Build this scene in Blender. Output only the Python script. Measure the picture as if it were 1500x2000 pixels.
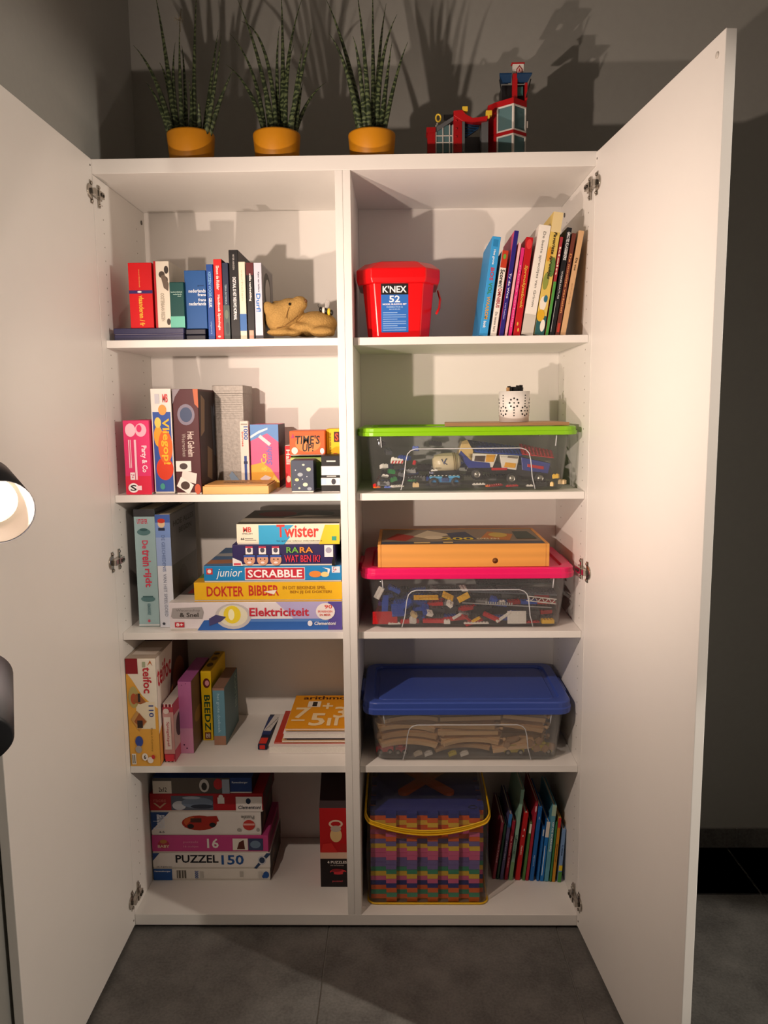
import bpy, bmesh, math, random
from mathutils import Vector, Matrix
random.seed(7)
for o in list(bpy.data.objects): bpy.data.objects.remove(o)
scene = bpy.context.scene
COL = scene.collection
PI = math.pi

# ------------------------------------------------------------------ camera
CP = Vector((.7052, -1.8932, 1.3649)); YAW, PITCH, ROLL, FPX = .0186, .1347, -.0105, 1526.6
_f = Vector((-math.sin(YAW)*math.cos(PITCH), math.cos(YAW)*math.cos(PITCH), -math.sin(PITCH)))
_r = Vector((math.cos(YAW), math.sin(YAW), 0)); _u = _r.cross(_f)
CR = _r*math.cos(ROLL) + _u*math.sin(ROLL); CU = -_r*math.sin(ROLL) + _u*math.cos(ROLL)
cam = bpy.data.objects.new('camera', bpy.data.cameras.new('camera')); COL.objects.link(cam)
cam.matrix_world = Matrix(((CR.x, CU.x, -_f.x, CP.x), (CR.y, CU.y, -_f.y, CP.y), (CR.z, CU.z, -_f.z, CP.z), (0, 0, 0, 1)))
cam.data.sensor_fit = 'VERTICAL'; cam.data.sensor_height = 24; cam.data.lens = 24*FPX/2000
cam.data.clip_start = .02
scene.camera = cam

# ------------------------------------------------------------------ light and exposure
scene.view_settings.view_transform = 'Standard'; scene.view_settings.look = 'None'
scene.view_settings.exposure = 0; scene.view_settings.gamma = 1; scene.view_settings.use_curve_mapping = False
world = bpy.data.worlds.new('world'); scene.world = world; world.use_nodes = True
world.node_tree.nodes['Background'].inputs[0].default_value = (.9, .95, 1, 1)
world.node_tree.nodes['Background'].inputs[1].default_value = .03
WARM = (1, .79, .655)
LAMP_A = Vector((.110, -.86, 1.528)); POW_A = 44      # top head, aimed into the cabinet
LAMP_M = Vector((.205, -.93, 1.238)); POW_M = 24      # middle head, turned to the room
LAMP_B = Vector((.195, -1.0, 1.046)); POW_B = 36       # bottom head, aimed up at the wall
LAMP_C = Vector((2.65, -1.42, 2.50)); POW_C = 110       # recessed ceiling spot of the room, cooler

LAMP_R = Vector((2.65, -1.42, 1.65)); POW_R = 95       # reading lamp at the right of the room, outside the frame

def spot(name, loc, target, power, size, blend, color, radius=.012):
    l = bpy.data.lights.new(name, 'SPOT'); l.energy = power; l.color = color
    l.spot_size = math.radians(size); l.spot_blend = blend; l.shadow_soft_size = radius
    o = bpy.data.objects.new(name, l); COL.objects.link(o); o.location = loc
    o.rotation_euler = (Vector(target)-Vector(loc)).to_track_quat('-Z', 'Y').to_euler()
    return o

# ------------------------------------------------------------------ helpers
def W(px, py, Y):                    # point of the photograph's ray on the vertical plane y = Y
    d = _f + CR*((px-750)/FPX) + CU*((1000-py)/FPX)
    return CP + d*((Y-CP.y)/d.y)
def WZ(px, py, Z):
    d = _f + CR*((px-750)/FPX) + CU*((1000-py)/FPX)
    return CP + d*((Z-CP.z)/d.z)

def lin(h):
    if isinstance(h, str):
        h = h.lstrip('#'); v = [int(h[i:i+2], 16)/255 for i in (0, 2, 4)]
    else: v = h
    return tuple(c/12.92 if c <= .04045 else ((c+.055)/1.055)**2.4 for c in v)
MATS = {}
def mat(h, rough=.5, metal=0., var=.05, scale=40, bump=0., coat=0., spec=.5):
    key = (h, rough, metal, var, scale, bump, coat, spec)
    if key in MATS: return MATS[key]
    m = bpy.data.materials.new('paint_'+str(h).strip('#')); m.use_nodes = True
    nt = m.node_tree; b = nt.nodes['Principled BSDF']; c = lin(h)
    tc = nt.nodes.new('ShaderNodeTexCoord'); nz = nt.nodes.new('ShaderNodeTexNoise')
    nz.inputs['Scale'].default_value = scale; nz.inputs['Detail'].default_value = 3
    nt.links.new(tc.outputs['Object'], nz.inputs['Vector'])
    mx = nt.nodes.new('ShaderNodeMix'); mx.data_type = 'RGBA'
    mx.inputs[6].default_value = tuple(max(0, x*(1-var)) for x in c)+(1,)
    mx.inputs[7].default_value = tuple(min(1, x*(1+var)) for x in c)+(1,)
    nt.links.new(nz.outputs['Fac'], mx.inputs[0]); nt.links.new(mx.outputs[2], b.inputs['Base Color'])
    b.inputs['Roughness'].default_value = rough; b.inputs['Metallic'].default_value = metal
    b.inputs['Specular IOR Level'].default_value = spec
    if coat: b.inputs['Coat Weight'].default_value = coat; b.inputs['Coat Roughness'].default_value = .15
    if bump:
        bp = nt.nodes.new('ShaderNodeBump'); bp.inputs['Strength'].default_value = bump; bp.inputs['Distance'].default_value = .002
        nt.links.new(nz.outputs['Fac'], bp.inputs['Height']); nt.links.new(bp.outputs[0], b.inputs['Normal'])
    MATS[key] = m; return m
def card(h): return mat(h, .5, 0, .05, 30, 0, 0, .3)
def plastic(h, r=.3): return mat(h, r, 0, .03, 20)
def wood_mat(h, name, scale=6, axis='X', dark=.62):
    if name in MATS: return MATS[name]
    m = bpy.data.materials.new(name); m.use_nodes = True; nt = m.node_tree; b = nt.nodes['Principled BSDF']
    tc = nt.nodes.new('ShaderNodeTexCoord'); mp = nt.nodes.new('ShaderNodeMapping')
    s = {'X': (.12, 1, 1), 'Y': (1, .12, 1), 'Z': (1, 1, .12)}[axis]; mp.inputs['Scale'].default_value = s
    nz = nt.nodes.new('ShaderNodeTexNoise'); nz.inputs['Scale'].default_value = scale*14; nz.inputs['Detail'].default_value = 4
    wv = nt.nodes.new('ShaderNodeTexWave'); wv.inputs['Scale'].default_value = scale*5; wv.inputs['Distortion'].default_value = 6
    wv.bands_direction = 'Z' if axis != 'Z' else 'X'
    mx = nt.nodes.new('ShaderNodeMix'); mx.data_type = 'RGBA'; c = lin(h)
    mx.inputs[6].default_value = tuple(x*dark for x in c)+(1,); mx.inputs[7].default_value = c+(1,)
    ad = nt.nodes.new('ShaderNodeMath'); ad.operation = 'MULTIPLY_ADD'; ad.inputs[1].default_value = .5; 
    nt.links.new(tc.outputs['Object'], mp.inputs[0]); nt.links.new(mp.outputs[0], nz.inputs['Vector']); nt.links.new(mp.outputs[0], wv.inputs['Vector'])
    nt.links.new(wv.outputs['Fac'], ad.inputs[0]); nt.links.new(nz.outputs['Fac'], ad.inputs[2]); nt.links.new(ad.outputs[0], mx.inputs[0])
    nt.links.new(mx.outputs[2], b.inputs['Base Color']); b.inputs['Roughness'].default_value = .5
    MATS[name] = m; return m
def emit(h, s, name):
    m = bpy.data.materials.new(name); m.use_nodes = True; b = m.node_tree.nodes['Principled BSDF']
    b.inputs['Emission Color'].default_value = lin(h)+(1,); b.inputs['Emission Strength'].default_value = s; return m
def clear_mat(name, tint, haze, gloss=.10, rough=.08):
    m = bpy.data.materials.new(name); m.use_nodes = True; nt = m.node_tree
    for n in list(nt.nodes): nt.nodes.remove(n)
    out = nt.nodes.new('ShaderNodeOutputMaterial'); tr = nt.nodes.new('ShaderNodeBsdfTransparent'); tr.inputs[0].default_value = lin(tint)+(1,)
    df = nt.nodes.new('ShaderNodeBsdfDiffuse'); df.inputs[0].default_value = (.75, .77, .8, 1)
    gl = nt.nodes.new('ShaderNodeBsdfGlossy'); gl.inputs['Roughness'].default_value = rough
    nz = nt.nodes.new('ShaderNodeTexNoise'); nz.inputs['Scale'].default_value = 9
    mr = nt.nodes.new('ShaderNodeMapRange'); mr.inputs[3].default_value = haze*.6; mr.inputs[4].default_value = haze*1.4
    nt.links.new(nz.outputs['Fac'], mr.inputs[0])
    m1 = nt.nodes.new('ShaderNodeMixShader'); nt.links.new(mr.outputs[0], m1.inputs[0])
    nt.links.new(tr.outputs[0], m1.inputs[1]); nt.links.new(df.outputs[0], m1.inputs[2])
    lw = nt.nodes.new('ShaderNodeLayerWeight'); pw = nt.nodes.new('ShaderNodeMath'); pw.operation = 'POWER'; pw.inputs[1].default_value = 4
    fr = nt.nodes.new('ShaderNodeMath'); fr.operation = 'MULTIPLY_ADD'; fr.inputs[1].default_value = .7; fr.inputs[2].default_value = .025
    nt.links.new(lw.outputs['Facing'], pw.inputs[0]); nt.links.new(pw.outputs[0], fr.inputs[0])
    m2 = nt.nodes.new('ShaderNodeMixShader'); nt.links.new(fr.outputs[0], m2.inputs[0])
    nt.links.new(m1.outputs[0], m2.inputs[1]); nt.links.new(gl.outputs[0], m2.inputs[2]); nt.links.new(m2.outputs[0], out.inputs[0])
    return m

class M:
    """collects faces, builds ONE mesh object"""
    def __init__(s): s.v = []; s.f = []; s.mi = []; s.mats = []; s.sm = []
    def _m(s, m):
        if m not in s.mats: s.mats.append(m)
        return s.mats.index(m)
    def add(s, vs, fs, m, smooth=False):
        n = len(s.v); s.v += [Vector(v) for v in vs]; k = s._m(m)
        for f in fs: s.f.append([i+n for i in f]); s.mi.append(k); s.sm.append(smooth)
    def box(s, a, b, m, T=None):
        x0, y0, z0 = a; x1, y1, z1 = b
        vs = [Vector(p) for p in ((x0,y0,z0),(x1,y0,z0),(x1,y1,z0),(x0,y1,z0),(x0,y0,z1),(x1,y0,z1),(x1,y1,z1),(x0,y1,z1))]
        if T: vs = [T @ v for v in vs]
        s.add(vs, [(0,3,2,1),(4,5,6,7),(0,1,5,4),(1,2,6,5),(2,3,7,6),(3,0,4,7)], m)
    def loft(s, rings, m, smooth=True, cap0=True, cap1=True, closed=True):
        n = len(rings[0]); vs = [p for r in rings for p in r]; fs = []
        for i in range(len(rings)-1):
            for j in range(n if closed else n-1):
                a = i*n+j; b = i*n+(j+1) % n; fs.append((a, b, b+n, a+n))
        if cap0: fs.append(tuple(range(n-1, -1, -1)))
        if cap1: fs.append(tuple(range((len(rings)-1)*n, len(rings)*n)))
        s.add(vs, fs, m, smooth)
    def tube(s, pts, r, m, n=8, smooth=True, caps=True):
        pts = [Vector(p) for p in pts]; rs = r if isinstance(r, (list, tuple)) else [r]*len(pts); rings = []
        ref = None
        for i, p in enumerate(pts):
            t = (pts[min(i+1, len(pts)-1)]-pts[max(i-1, 0)]).normalized()
            if ref is None: ref = t.orthogonal().normalized()
            a = (ref - t*ref.dot(t)).normalized(); ref = a; b = t.cross(a)
            rings.append([p+(a*math.cos(2*PI*k/n)+b*math.sin(2*PI*k/n))*rs[i] for k in range(n)])
        s.loft(rings, m, smooth, caps, caps)
    def lathe(s, prof, c, m, n=32, axis=None, smooth=True, cap0=True, cap1=True):
        q = Vector((0, 0, 1)).rotation_difference(Vector(axis)) if axis else None; c = Vector(c); rings = []
        for r, z in prof:
            ring = [Vector((r*math.cos(2*PI*k/n), r*math.sin(2*PI*k/n), z)) for k in range(n)]
            rings.append([c+(q @ v if q else v) for v in ring])
        s.loft(rings, m, smooth, cap0, cap1)
    def prism(s, poly, dvec, m, smooth=False):
        p = [Vector(q) for q in poly]; d = Vector(dvec); s.loft([p, [q+d for q in p]], m, smooth)
    def ell(s, c, r, m, n=16, T=None):
        rings = []
        for i in range(1, n//2):
            a = PI*i/(n//2); rings.append([Vector((math.sin(a)*math.cos(2*PI*k/n), math.sin(a)*math.sin(2*PI*k/n), -math.cos(a))) for k in range(n)])
        f = lambda v: Vector(c)+((T @ Vector((v.x*r[0], v.y*r[1], v.z*r[2]))) if T else Vector((v.x*r[0], v.y*r[1], v.z*r[2])))
        s.loft([[f(v) for v in ring] for ring in rings], m)
    def build(s, name, parent=None, off=None, bevel=0, seg=2):
        me = bpy.data.meshes.new(name); o = Vector(off) if off else Vector()
        me.from_pydata([tuple(v-o) for v in s.v], [], s.f)
        for m in s.mats: me.materials.append(m)
        me.polygons.foreach_set('material_index', s.mi); me.polygons.foreach_set('use_smooth', s.sm); me.update()
        ob = bpy.data.objects.new(name, me); COL.objects.link(ob)
        if parent: ob.parent = parent
        if bevel:
            b = ob.modifiers.new('bevel', 'BEVEL'); b.width = bevel; b.segments = seg; b.limit_method = 'ANGLE'; b.angle_limit = .7
        return ob
def fixn(ob):
    bm = bmesh.new(); bm.from_mesh(ob.data); bmesh.ops.recalc_face_normals(bm, faces=bm.faces); bm.to_mesh(ob.data); bm.free(); return ob
def thing(name, label, cat, loc=(0, 0, 0), rz=0, group=None):
    o = bpy.data.objects.new(name, None); COL.objects.link(o); o.empty_display_size = .02
    o.location = loc; o.rotation_euler = (0, 0, rz); o['label'] = label; o['category'] = cat
    if group: o['group'] = group
    return o
def tag(o, label, cat, group=None):
    o['label'] = label; o['category'] = cat
    if group: o['group'] = group
    return o
def struct(o): o['kind'] = 'structure'; return o
def rrect(w, d, r, n=5, c=(0, 0), z=0):
    pts = []
    for cx, cy, a0 in ((w/2-r, d/2-r, 0), (-w/2+r, d/2-r, PI/2), (-w/2+r, -d/2+r, PI), (w/2-r, -d/2+r, 1.5*PI)):
        for k in range(n+1):
            a = a0+PI/2*k/n; pts.append(Vector((c[0]+cx+r*math.cos(a), c[1]+cy+r*math.sin(a), z)))
    return pts

# flat print: lettering and colour fields, real thin geometry on a face
FONT_CACHE = {}
def glyphs(s, bold=True, shear=0):
    k = (s, bold, shear)
    if k in FONT_CACHE: return FONT_CACHE[k]
    cu = bpy.data.curves.new('lettering', 'FONT'); cu.body = s; cu.resolution_u = 2; cu.fill_mode = 'FRONT'
    if bold: cu.offset = .022
    cu.shear = shear
    ob = bpy.data.objects.new('lettering', cu); COL.objects.link(ob)
    dg = bpy.context.evaluated_depsgraph_get(); me = ob.evaluated_get(dg).to_mesh()
    vs = [v.co.copy() for v in me.vertices]; fs = [tuple(p.vertices) for p in me.polygons]
    ob.evaluated_get(dg).to_mesh_clear(); bpy.data.objects.remove(ob); bpy.data.curves.remove(cu)
    if vs:
        x0 = min(v.x for v in vs); x1 = max(v.x for v in vs); y0 = min(v.y for v in vs); y1 = max(v.y for v in vs)
        vs = [((v.x-x0)/max(x1-x0, 1e-6), (v.y-y0)/max(y1-y0, 1e-6)) for v in vs]
    FONT_CACHE[k] = (vs, fs); return FONT_CACHE[k]
def printed(name, parent, origin, U, V, els, base=.0004):
    """origin + u*U + v*V spans the face; els drawn in order"""
    mb = M(); O = Vector(origin); U = Vector(U); V = Vector(V); N = U.cross(V).normalized(); h = base
    def put(pts, fs, col):
        mb.add([O+U*u+V*v+N*h for u, v in pts], fs, card(col))
    for e in els:
        k = e[0]
        if k == 'r': _, a, b, c, d, col = e; put([(a, b), (c, b), (c, d), (a, d)], [(0, 1, 2, 3)], col)
        elif k == 'e':
            _, a, b, c, d, col = e; put([(a+c*math.cos(2*PI*i/20), b+d*math.sin(2*PI*i/20)) for i in range(20)], [tuple(range(20))], col)
        elif k == 'p': put(e[1], [tuple(range(len(e[1])))], e[2])
        elif k == 't':
            _, s, a, b, c, d, col = e[:7]; rot = e[7] if len(e) > 7 else 0; bold = e[8] if len(e) > 8 else True; sh = e[9] if len(e) > 9 else 0
            vs, fs = glyphs(s, bold, sh)
            if rot == 0: q = [(a+(c-a)*x, b+(d-b)*y) for x, y in vs]
            elif rot == -90: q = [(a+(c-a)*y, d-(d-b)*x) for x, y in vs]
            elif rot == 90: q = [(c-(c-a)*y, b+(d-b)*x) for x, y in vs]
            else: q = [(c-(c-a)*x, d-(d-b)*y) for x, y in vs]
            put(q, fs, col)
        h += .00012
    return mb.build(name, parent)
def faces(root, w, d, h, front=None, top=None, right=None, left=None):
    if front: printed('printed_front', root, (-w/2, 0, 0), (w, 0, 0), (0, 0, h), front)
    if top: printed('printed_top', root, (-w/2, 0, h), (w, 0, 0), (0, d, 0), top)
    if right: printed('printed_side', root, (w/2, 0, 0), (0, d, 0), (0, 0, h), right)

def rigid_box(name, label, cat, x0, x1, z0, z1, Y, d, lid, tray='#d8d2c8', front=None, top=None, right=None, rz=0, lean=0, group=None, lip=.004, split=True):
    w = x1-x0; h = z1-z0; r = thing(name, label, cat, ((x0+x1)/2, Y, z0), rz, group); r.rotation_euler.y = lean
    if split:
        m = M(); m.box((-w/2+.0012, .0012, 0), (w/2-.0012, d-.0012, h-.006), card(tray)); m.build('tray', r, bevel=.0008)
        m = M(); m.box((-w/2, 0, lip), (w/2, d, h), card(lid)); m.build('lid', r, bevel=.0012)
    else:
        m = M(); m.box((-w/2, 0, 0), (w/2, d, h-.0012), card(lid)); m.build('body', r, bevel=.0012)
        m = M(); m.box((-w/2+.001, .001, h-.0012), (w/2-.001, d-.004, h), card(tray)); m.build('end_flap', r)
    faces(r, w, d, h, front, top, right); return r
def book(label, x0, x1, z0, z1, Y, d, col, front=None, right=None, lean=0, group=None, cover=None, pages='#e6dcc6', name='book', soft=False, left=None):
    w = x1-x0; h = z1-z0; r = thing(name, label, 'book', ((x0+x1)/2, Y, z0+abs(math.sin(lean))*w/2), 0, group); r.rotation_euler.y = lean
    t = min(.0025, w*.22); c = card(col); cv = card(cover or col)
    m = M(); m.box((-w/2, .0, 0), (w/2, t, h), c); m.build('spine', r, bevel=min(.0015, t*.45))
    for s in (-1, 1):
        m = M(); a, b = sorted((s*w/2, s*(w/2-t))); m.box((a, t, 0), (b, d, h), cv); m.build('cover_board', r)
    i = 0 if soft else .003
    m = M(); m.box((-w/2+t, t, i), (w/2-t, d-.002-i, h-i-.0005), mat(pages, .8, 0, .12, 300)); m.build('pages', r)
    faces(r, w, d, h, front, None, right); return r

# ------------------------------------------------------------------ the room
WALL = mat('#9a9a95', .75, 0, .04, 60, .08)
RX, RYF, RZ = 4.4, -4.2, 2.62; WY = .391
def slab(name, a, b, m):
    q = M(); q.box(a, b, m); return struct(q.build(name))
slab('wall_back', (-.12, WY, -.1), (RX+.1, WY+.1, RZ+.1), WALL)
slab('wall_left', (-.12, RYF-.1, -.1), (-.02, WY, RZ+.1), WALL)
LIGHTW = mat('#d6d2ca', .8, 0, .03)
slab('wall_right', (RX, RYF-.1, -.1), (RX+.1, WY, RZ+.1), LIGHTW)
slab('wall_front', (-.02, RYF-.1, -.1), (RX, RYF, RZ+.1), LIGHTW)
slab('ceiling', (-.02, RYF, RZ), (RX, WY, RZ+.1), mat('#e4e2dc', .8, 0, .02))
floor = slab('floor', (-.02, RYF, -.1), (RX, WY, -.004), mat('#8d8a84', .8, 0, .1, 200))
def tile_mat():
    m = bpy.data.materials.new('slate_tile'); m.use_nodes = True; nt = m.node_tree; b = nt.nodes['Principled BSDF']
    tc = nt.nodes.new('ShaderNodeTexCoord'); oi = nt.nodes.new('ShaderNodeObjectInfo')
    va = nt.nodes.new('ShaderNodeVectorMath'); va.operation = 'MULTIPLY_ADD'; va.inputs[1].default_value = (1, 1, 1)
    nt.links.new(tc.outputs['Object'], va.inputs[0]); nt.links.new(oi.outputs['Location'], va.inputs[2])
    n1 = nt.nodes.new('ShaderNodeTexNoise'); n1.inputs['Scale'].default_value = 7; n1.inputs['Detail'].default_value = 8; n1.inputs['Roughness'].default_value = .65
    n2 = nt.nodes.new('ShaderNodeTexNoise'); n2.inputs['Scale'].default_value = 160; n2.inputs['Detail'].default_value = 3
    for n in (n1, n2): nt.links.new(va.outputs[0], n.inputs['Vector'])
    ad = nt.nodes.new('ShaderNodeMath'); ad.operation = 'MULTIPLY_ADD'; ad.inputs[1].default_value = .45
    nt.links.new(n2.outputs['Fac'], ad.inputs[0]); nt.links.new(n1.outputs['Fac'], ad.inputs[2])
    rp = nt.nodes.new('ShaderNodeValToRGB'); rp.color_ramp.elements[0].position = .5; rp.color_ramp.elements[0].color = lin('#4a4846')+(1,)
    rp.color_ramp.elements[1].position = .95; rp.color_ramp.elements[1].color = lin('#767470')+(1,)
    nt.links.new(ad.outputs[0], rp.inputs[0]); nt.links.new(rp.outputs[0], b.inputs['Base Color']); b.inputs['Roughness'].default_value = .55
    bp = nt.nodes.new('ShaderNodeBump'); bp.inputs['Strength'].default_value = .15; bp.inputs['Distance'].default_value = .001
    nt.links.new(ad.outputs[0], bp.inputs['Height']); nt.links.new(bp.outputs[0], b.inputs['Normal']); return m
TILE = tile_mat(); GAP = .0035
q = M(); q.box((GAP/2, GAP/2, -.004), (.6-GAP/2, .6-GAP/2, 0), TILE); tile = q.build('floor_tile', floor, bevel=.0008)
first = True
X0, Y0 = .513-.6, .15
for i in range(8):
    for j in range(8):
        x = X0+.6*i; y = Y0-.6*j
        if x > RX or y < RYF-.6: continue
        t = tile if first else tile.copy()
        if not first: COL.objects.link(t); t.parent = floor
        first = False; t.location = (x, y, 0)
# tiles are clipped by the walls at the room's edge; the row against the back wall is cut to size
q = M(); q.box((GAP/2, GAP/2, -.004), (.6-GAP/2, WY-Y0, 0), TILE); cut = q.build('cut_floor_tile', floor, bevel=.0008)
for i in range(8):
    t = cut if i == 0 else cut.copy()
    if i: COL.objects.link(t); t.parent = floor
    t.location = (X0+.6*i, Y0, 0)
for t in list(floor.children):                      # trim the first column to the left wall
    if t.location.x < -.02: 
        t.data = t.data.copy()
        for v in t.data.vertices: v.co.x = max(v.co.x, -.0195-t.location.x)
q = M(); q.box((1.19, WY-.009, 0), (RX, WY-.0005, .062), mat('#8a8782', .8)); bb = struct(q.build('baseboard_back'))
xx = 1.74-.6
q = M(); q.box((GAP/2, WY-.012, .002), (.6-GAP/2, WY-.0085, .064), TILE); sk = q.build('skirting_tile', bb, bevel=.0006)
for i in range(5):
    t = sk if i == 0 else sk.copy()
    if i: COL.objects.link(t); t.parent = bb
    t.location = (xx+.6*i+(.06 if i == 0 else 0), 0, 0)
sk.data = sk.data.copy()
for v in sk.data.vertices: v.co.x = min(v.co.x, .54-GAP/2)

# ------------------------------------------------------------------ the cabinet
CW, ZT, CD = 1.164, 1.9392, .3706; XM = CW/2
WHITE = mat('#ece9e4', .45, 0, .012, 15, 0, 0, .35); EDGE = mat('#dcd9d3', .4, 0, .012, 15)
SH = [1.5292, 1.1515, .7985, .4400]; ZB = .040; SF = .0273; TH = .018
cab = thing('cabinet', 'tall white double cabinet with both doors wide open', 'cabinet', (XM, 0, 0))
CO = (XM, 0, 0)
def cpart(name, a, b, m=WHITE, bev=.0008): q = M(); q.box(a, b, m); return q.build(name, cab, CO, bev)
sides = []
for x in (-.0175, CW): sides.append(cpart('side_panel', (x, .0005, .008), (x+.0175, CD+.008, ZT-.0335)))
cpart('top_board', (-.0175, 0, ZT-.033), (CW+.0175, CD+.012, ZT))
cpart('bottom_board', (0, 0, .010), (CW, CD, ZB))
cpart('divider_panel', (XM-.018, 0, ZB), (XM-.0002, CD, ZT-.033)); cpart('divider_panel', (XM+.0002, 0, ZB), (XM+.018, CD, ZT-.033))
for a, b in ((0, XM-.018), (XM+.018, CW)): cpart('back_panel', (a, CD, ZB), (b, CD+.006, ZT-.033))
for z in SH:
    for a, b in ((.0006, XM-.0186), (XM+.0186, CW-.0006)): cpart('shelf', (a, SF, z-TH), (b, CD-.001, z), bev=.0006)
q = M()
for k in range(58):                                  # shelf pin holes
    z = .12+.032*k
    if z > 1.86 or min(abs(z-s+.01) for s in SH) < .02: continue
    for y in (.055, .30):
        for x, a in ((.0003, (1, 0, 0)), (CW-.0003, (-1, 0, 0))):
            q.lathe([(.0017, 0), (.0017, .0003)], (x, y, z), mat('#948c82', .8), 8, a)
o = q.build('shelf_pin_holes', cab, CO); o['kind'] = 'stuff'
for x, y, px in ((.0004, .345, 0), (CW-.0004, .33, 0)):
    q = M(); q.lathe([(.006, 0), (.006, .0015), (.003, .002)], (x, y, ZT-.065), mat('#5d5850', .5), 12, (1 if x < .5 else -1, 0, 0)); q.build('screw_cap', cab, CO)
DW, DT = .597, .018
CHROME = mat('#b9b3aa', .22, 1, .05, 30)
def door(side, ang, ztop, z0, hz):
    s = 1 if side == 'R' else -1
    hx = CW if s > 0 else 0
    m = M()                                          # door leaf: inner face along local x at y=0, thickness to the outside
    m.box((.0, -DT if s < 0 else 0, z0), (DW, 0 if s < 0 else DT, ztop), WHITE)
    if s < 0: pass
    d = m.build('door', cab, bevel=.0012)
    # direction of the leaf in plan
    dv = Vector((s*math.cos(ang), -math.sin(ang), 0)); a = math.atan2(dv.y, dv.x)
    d.location = (hx-XM, -.0012, 0); d.rotation_euler = (0, 0, a)
    d['label'] = 'white left door' if s < 0 else 'white right door'
    k = s                                            # +1: outside is +y local (right door)
    for z in hz:
        # inner face normal: right door leaf points to -y, outside is +x -> local +y ; hinge sits on the inner side
        g = -1 if s > 0 else 1
        h = M()
        def B(x0, x1, y0, y1, z0_, z1_): h.box((x0, min(g*y0, g*y1), z+z0_), (x1, max(g*y0, g*y1), z+z1_), CHROME)
        B(.008, .022, 0, .002, -.026, .026)          # cup flange
        h.lathe([(.0165, -.0005), (.0165, .003), (.012, .0042)], (.024, 0, z), CHROME, 20, (0, g, 0))
        for zz in (-.020, .020): h.lathe([(.004, 0), (.004, .004), (.002, .005)], (.0145, g*.0005, z+zz), CHROME, 10, (0, g, 0))
        B(.002, .024, .004, .014, -.007, .007)       # knuckle
        B(-.030, .004, .003, .016, -.0075, .0075)    # arm over the side panel
        B(-.044, -.014, .0006, .005, -.008, .008)    # plate
        B(-.034, -.024, .0006, .004, -.026, .026)
        for zz in (-.020, .020): h.lathe([(.004, 0), (.004, .004), (.002, .005)], (-.029, g*.002, z+zz), CHROME, 10, (0, g, 0))
        h.lathe([(.004, 0), (.004, .002)], (-.012, g*.016, z), mat('#55504a', .4, 1), 10, (0, g, 0))
        h.lathe([(.0035, 0), (.0035, .002)], (-.024, g*.016, z), mat('#55504a', .4, 1), 10, (0, g, 0))
        h.build('hinge', d, bevel=.0006)
    g = -1 if s > 0 else 1
    h = M(); h.lathe([(.005, 0), (.005, .0015), (.003, .0022)], (DW-.024, 0, ztop-.030), mat('#cfcac2', .5), 14, (0, g, 0)); h.build('bumper_pad', d)
    for z in (ztop-.016, .03):
        h = M(); h.lathe([(.0025, 0), (.0025, .0008)], (.010, 0, z), mat('#6d6862', .6), 8, (0, g, 0)); h.build('pilot_hole', d)
    return d
door('L', 1.579, ZT, .012, [W(195, 378, 0).z, W(228, 1096, 0).z, W(262, 1752, 0).z])
door('R', 1.487, ZT-.004, .012, [W(1155, 362, 0).z, W(1137, 1115, 0).z, W(1124, 1755, 0).z])

# ------------------------------------------------------------------ floor lamp with three heads and the ceiling lamp
LD = mat('#212327', .45, .1, .03); LW = mat('#c9c2ba', .5)
lamp = thing('floor_lamp', 'dark grey floor lamp with three swivelling spot heads beside the left door', 'lamp', (.055, -1.02, 0))
LO = lamp.location
q = M(); q.lathe([(.0, 0), (.115, 0), (.118, .008), (.112, .018), (.02, .024), (0, .024)], LO, LD, 40); q.build('base', lamp, LO)
q = M(); q.tube([LO+Vector((0, 0, .02)), LO+Vector((0, 0, 1.66))], .009, LD, 16); q.build('pole', lamp, LO)
def head(pos, axis, zp, power, size, blend, ls, beam=None):
    ax = Vector(axis).normalized(); back = Vector(pos)-ax*.105
    q = M(); q.lathe([(.001, 0), (.036, 0), (.0385, .004), (.0425, .105), (.0415, .105), (.036, .06), (.034, .055)], back, LD, 40, ax, True, True, False); hd = q.build('lamp_head', lamp, LO)
    q = M(); q.lathe([(.041, .1045), (.033, .056), (.001, .056)], back, LW, 40, ax, True, False, False); q.build('reflector', hd)
    hd2 = q
    q = M(); q.lathe([(.001, .074), (.027, .074), (.029, .070), (.029, .057)], back, emit('#ffe6c8', ls, 'lit_bulb'), 32, ax, True, True, False); q.build('bulb', hd)
    for c in hd.children: 
        for v in c.data.vertices: v.co -= LO
    q = M(); j = Vector((LO.x, LO.y, zp)); q.tube([j, (j+back)/2+Vector((0, 0, .01)), back+ax*.03], .006, LD, 12); q.lathe([(.014, -.02), (.014, .02)], j, LD, 16); q.build('swivel_arm', lamp, LO)
    spot('lamp_light', Vector(pos)+ax*.004, Vector(pos)+(Vector(beam) if beam else ax), power, size, blend, WARM)
TA = Vector((.98, .05, 1.25))
head(LAMP_A, TA-LAMP_A, 1.52, POW_A, 122, .9, 1.5)
head(LAMP_M, (.58, -.76, -.26), 1.27, POW_M, 112, .5, 1.3)
head(LAMP_B, (-.42, .80, .40), .97, POW_B, 112, .8, 1.5, (.60, .70, .60))
cl = thing('ceiling_lamp', 'round white ceiling lamp in the room in front of the cabinet', 'lamp', (LAMP_C.x, LAMP_C.y, RZ))
q = M(); q.lathe([(.001, -.05), (.09, -.05), (.1, -.04), (.1, 0)], cl.location, LW, 40); q.build('housing', cl, cl.location)
q = M(); q.lathe([(.001, -.054), (.08, -.054), (.08, -.049)], cl.location, emit('#fff2e0', 3, 'lit_diffuser'), 40); q.build('diffuser', cl, cl.location)
spot('ceiling_light', LAMP_C, (1.5, -.9, 0), POW_C, 39, .15, (1, .90, .78), .02)
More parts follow.
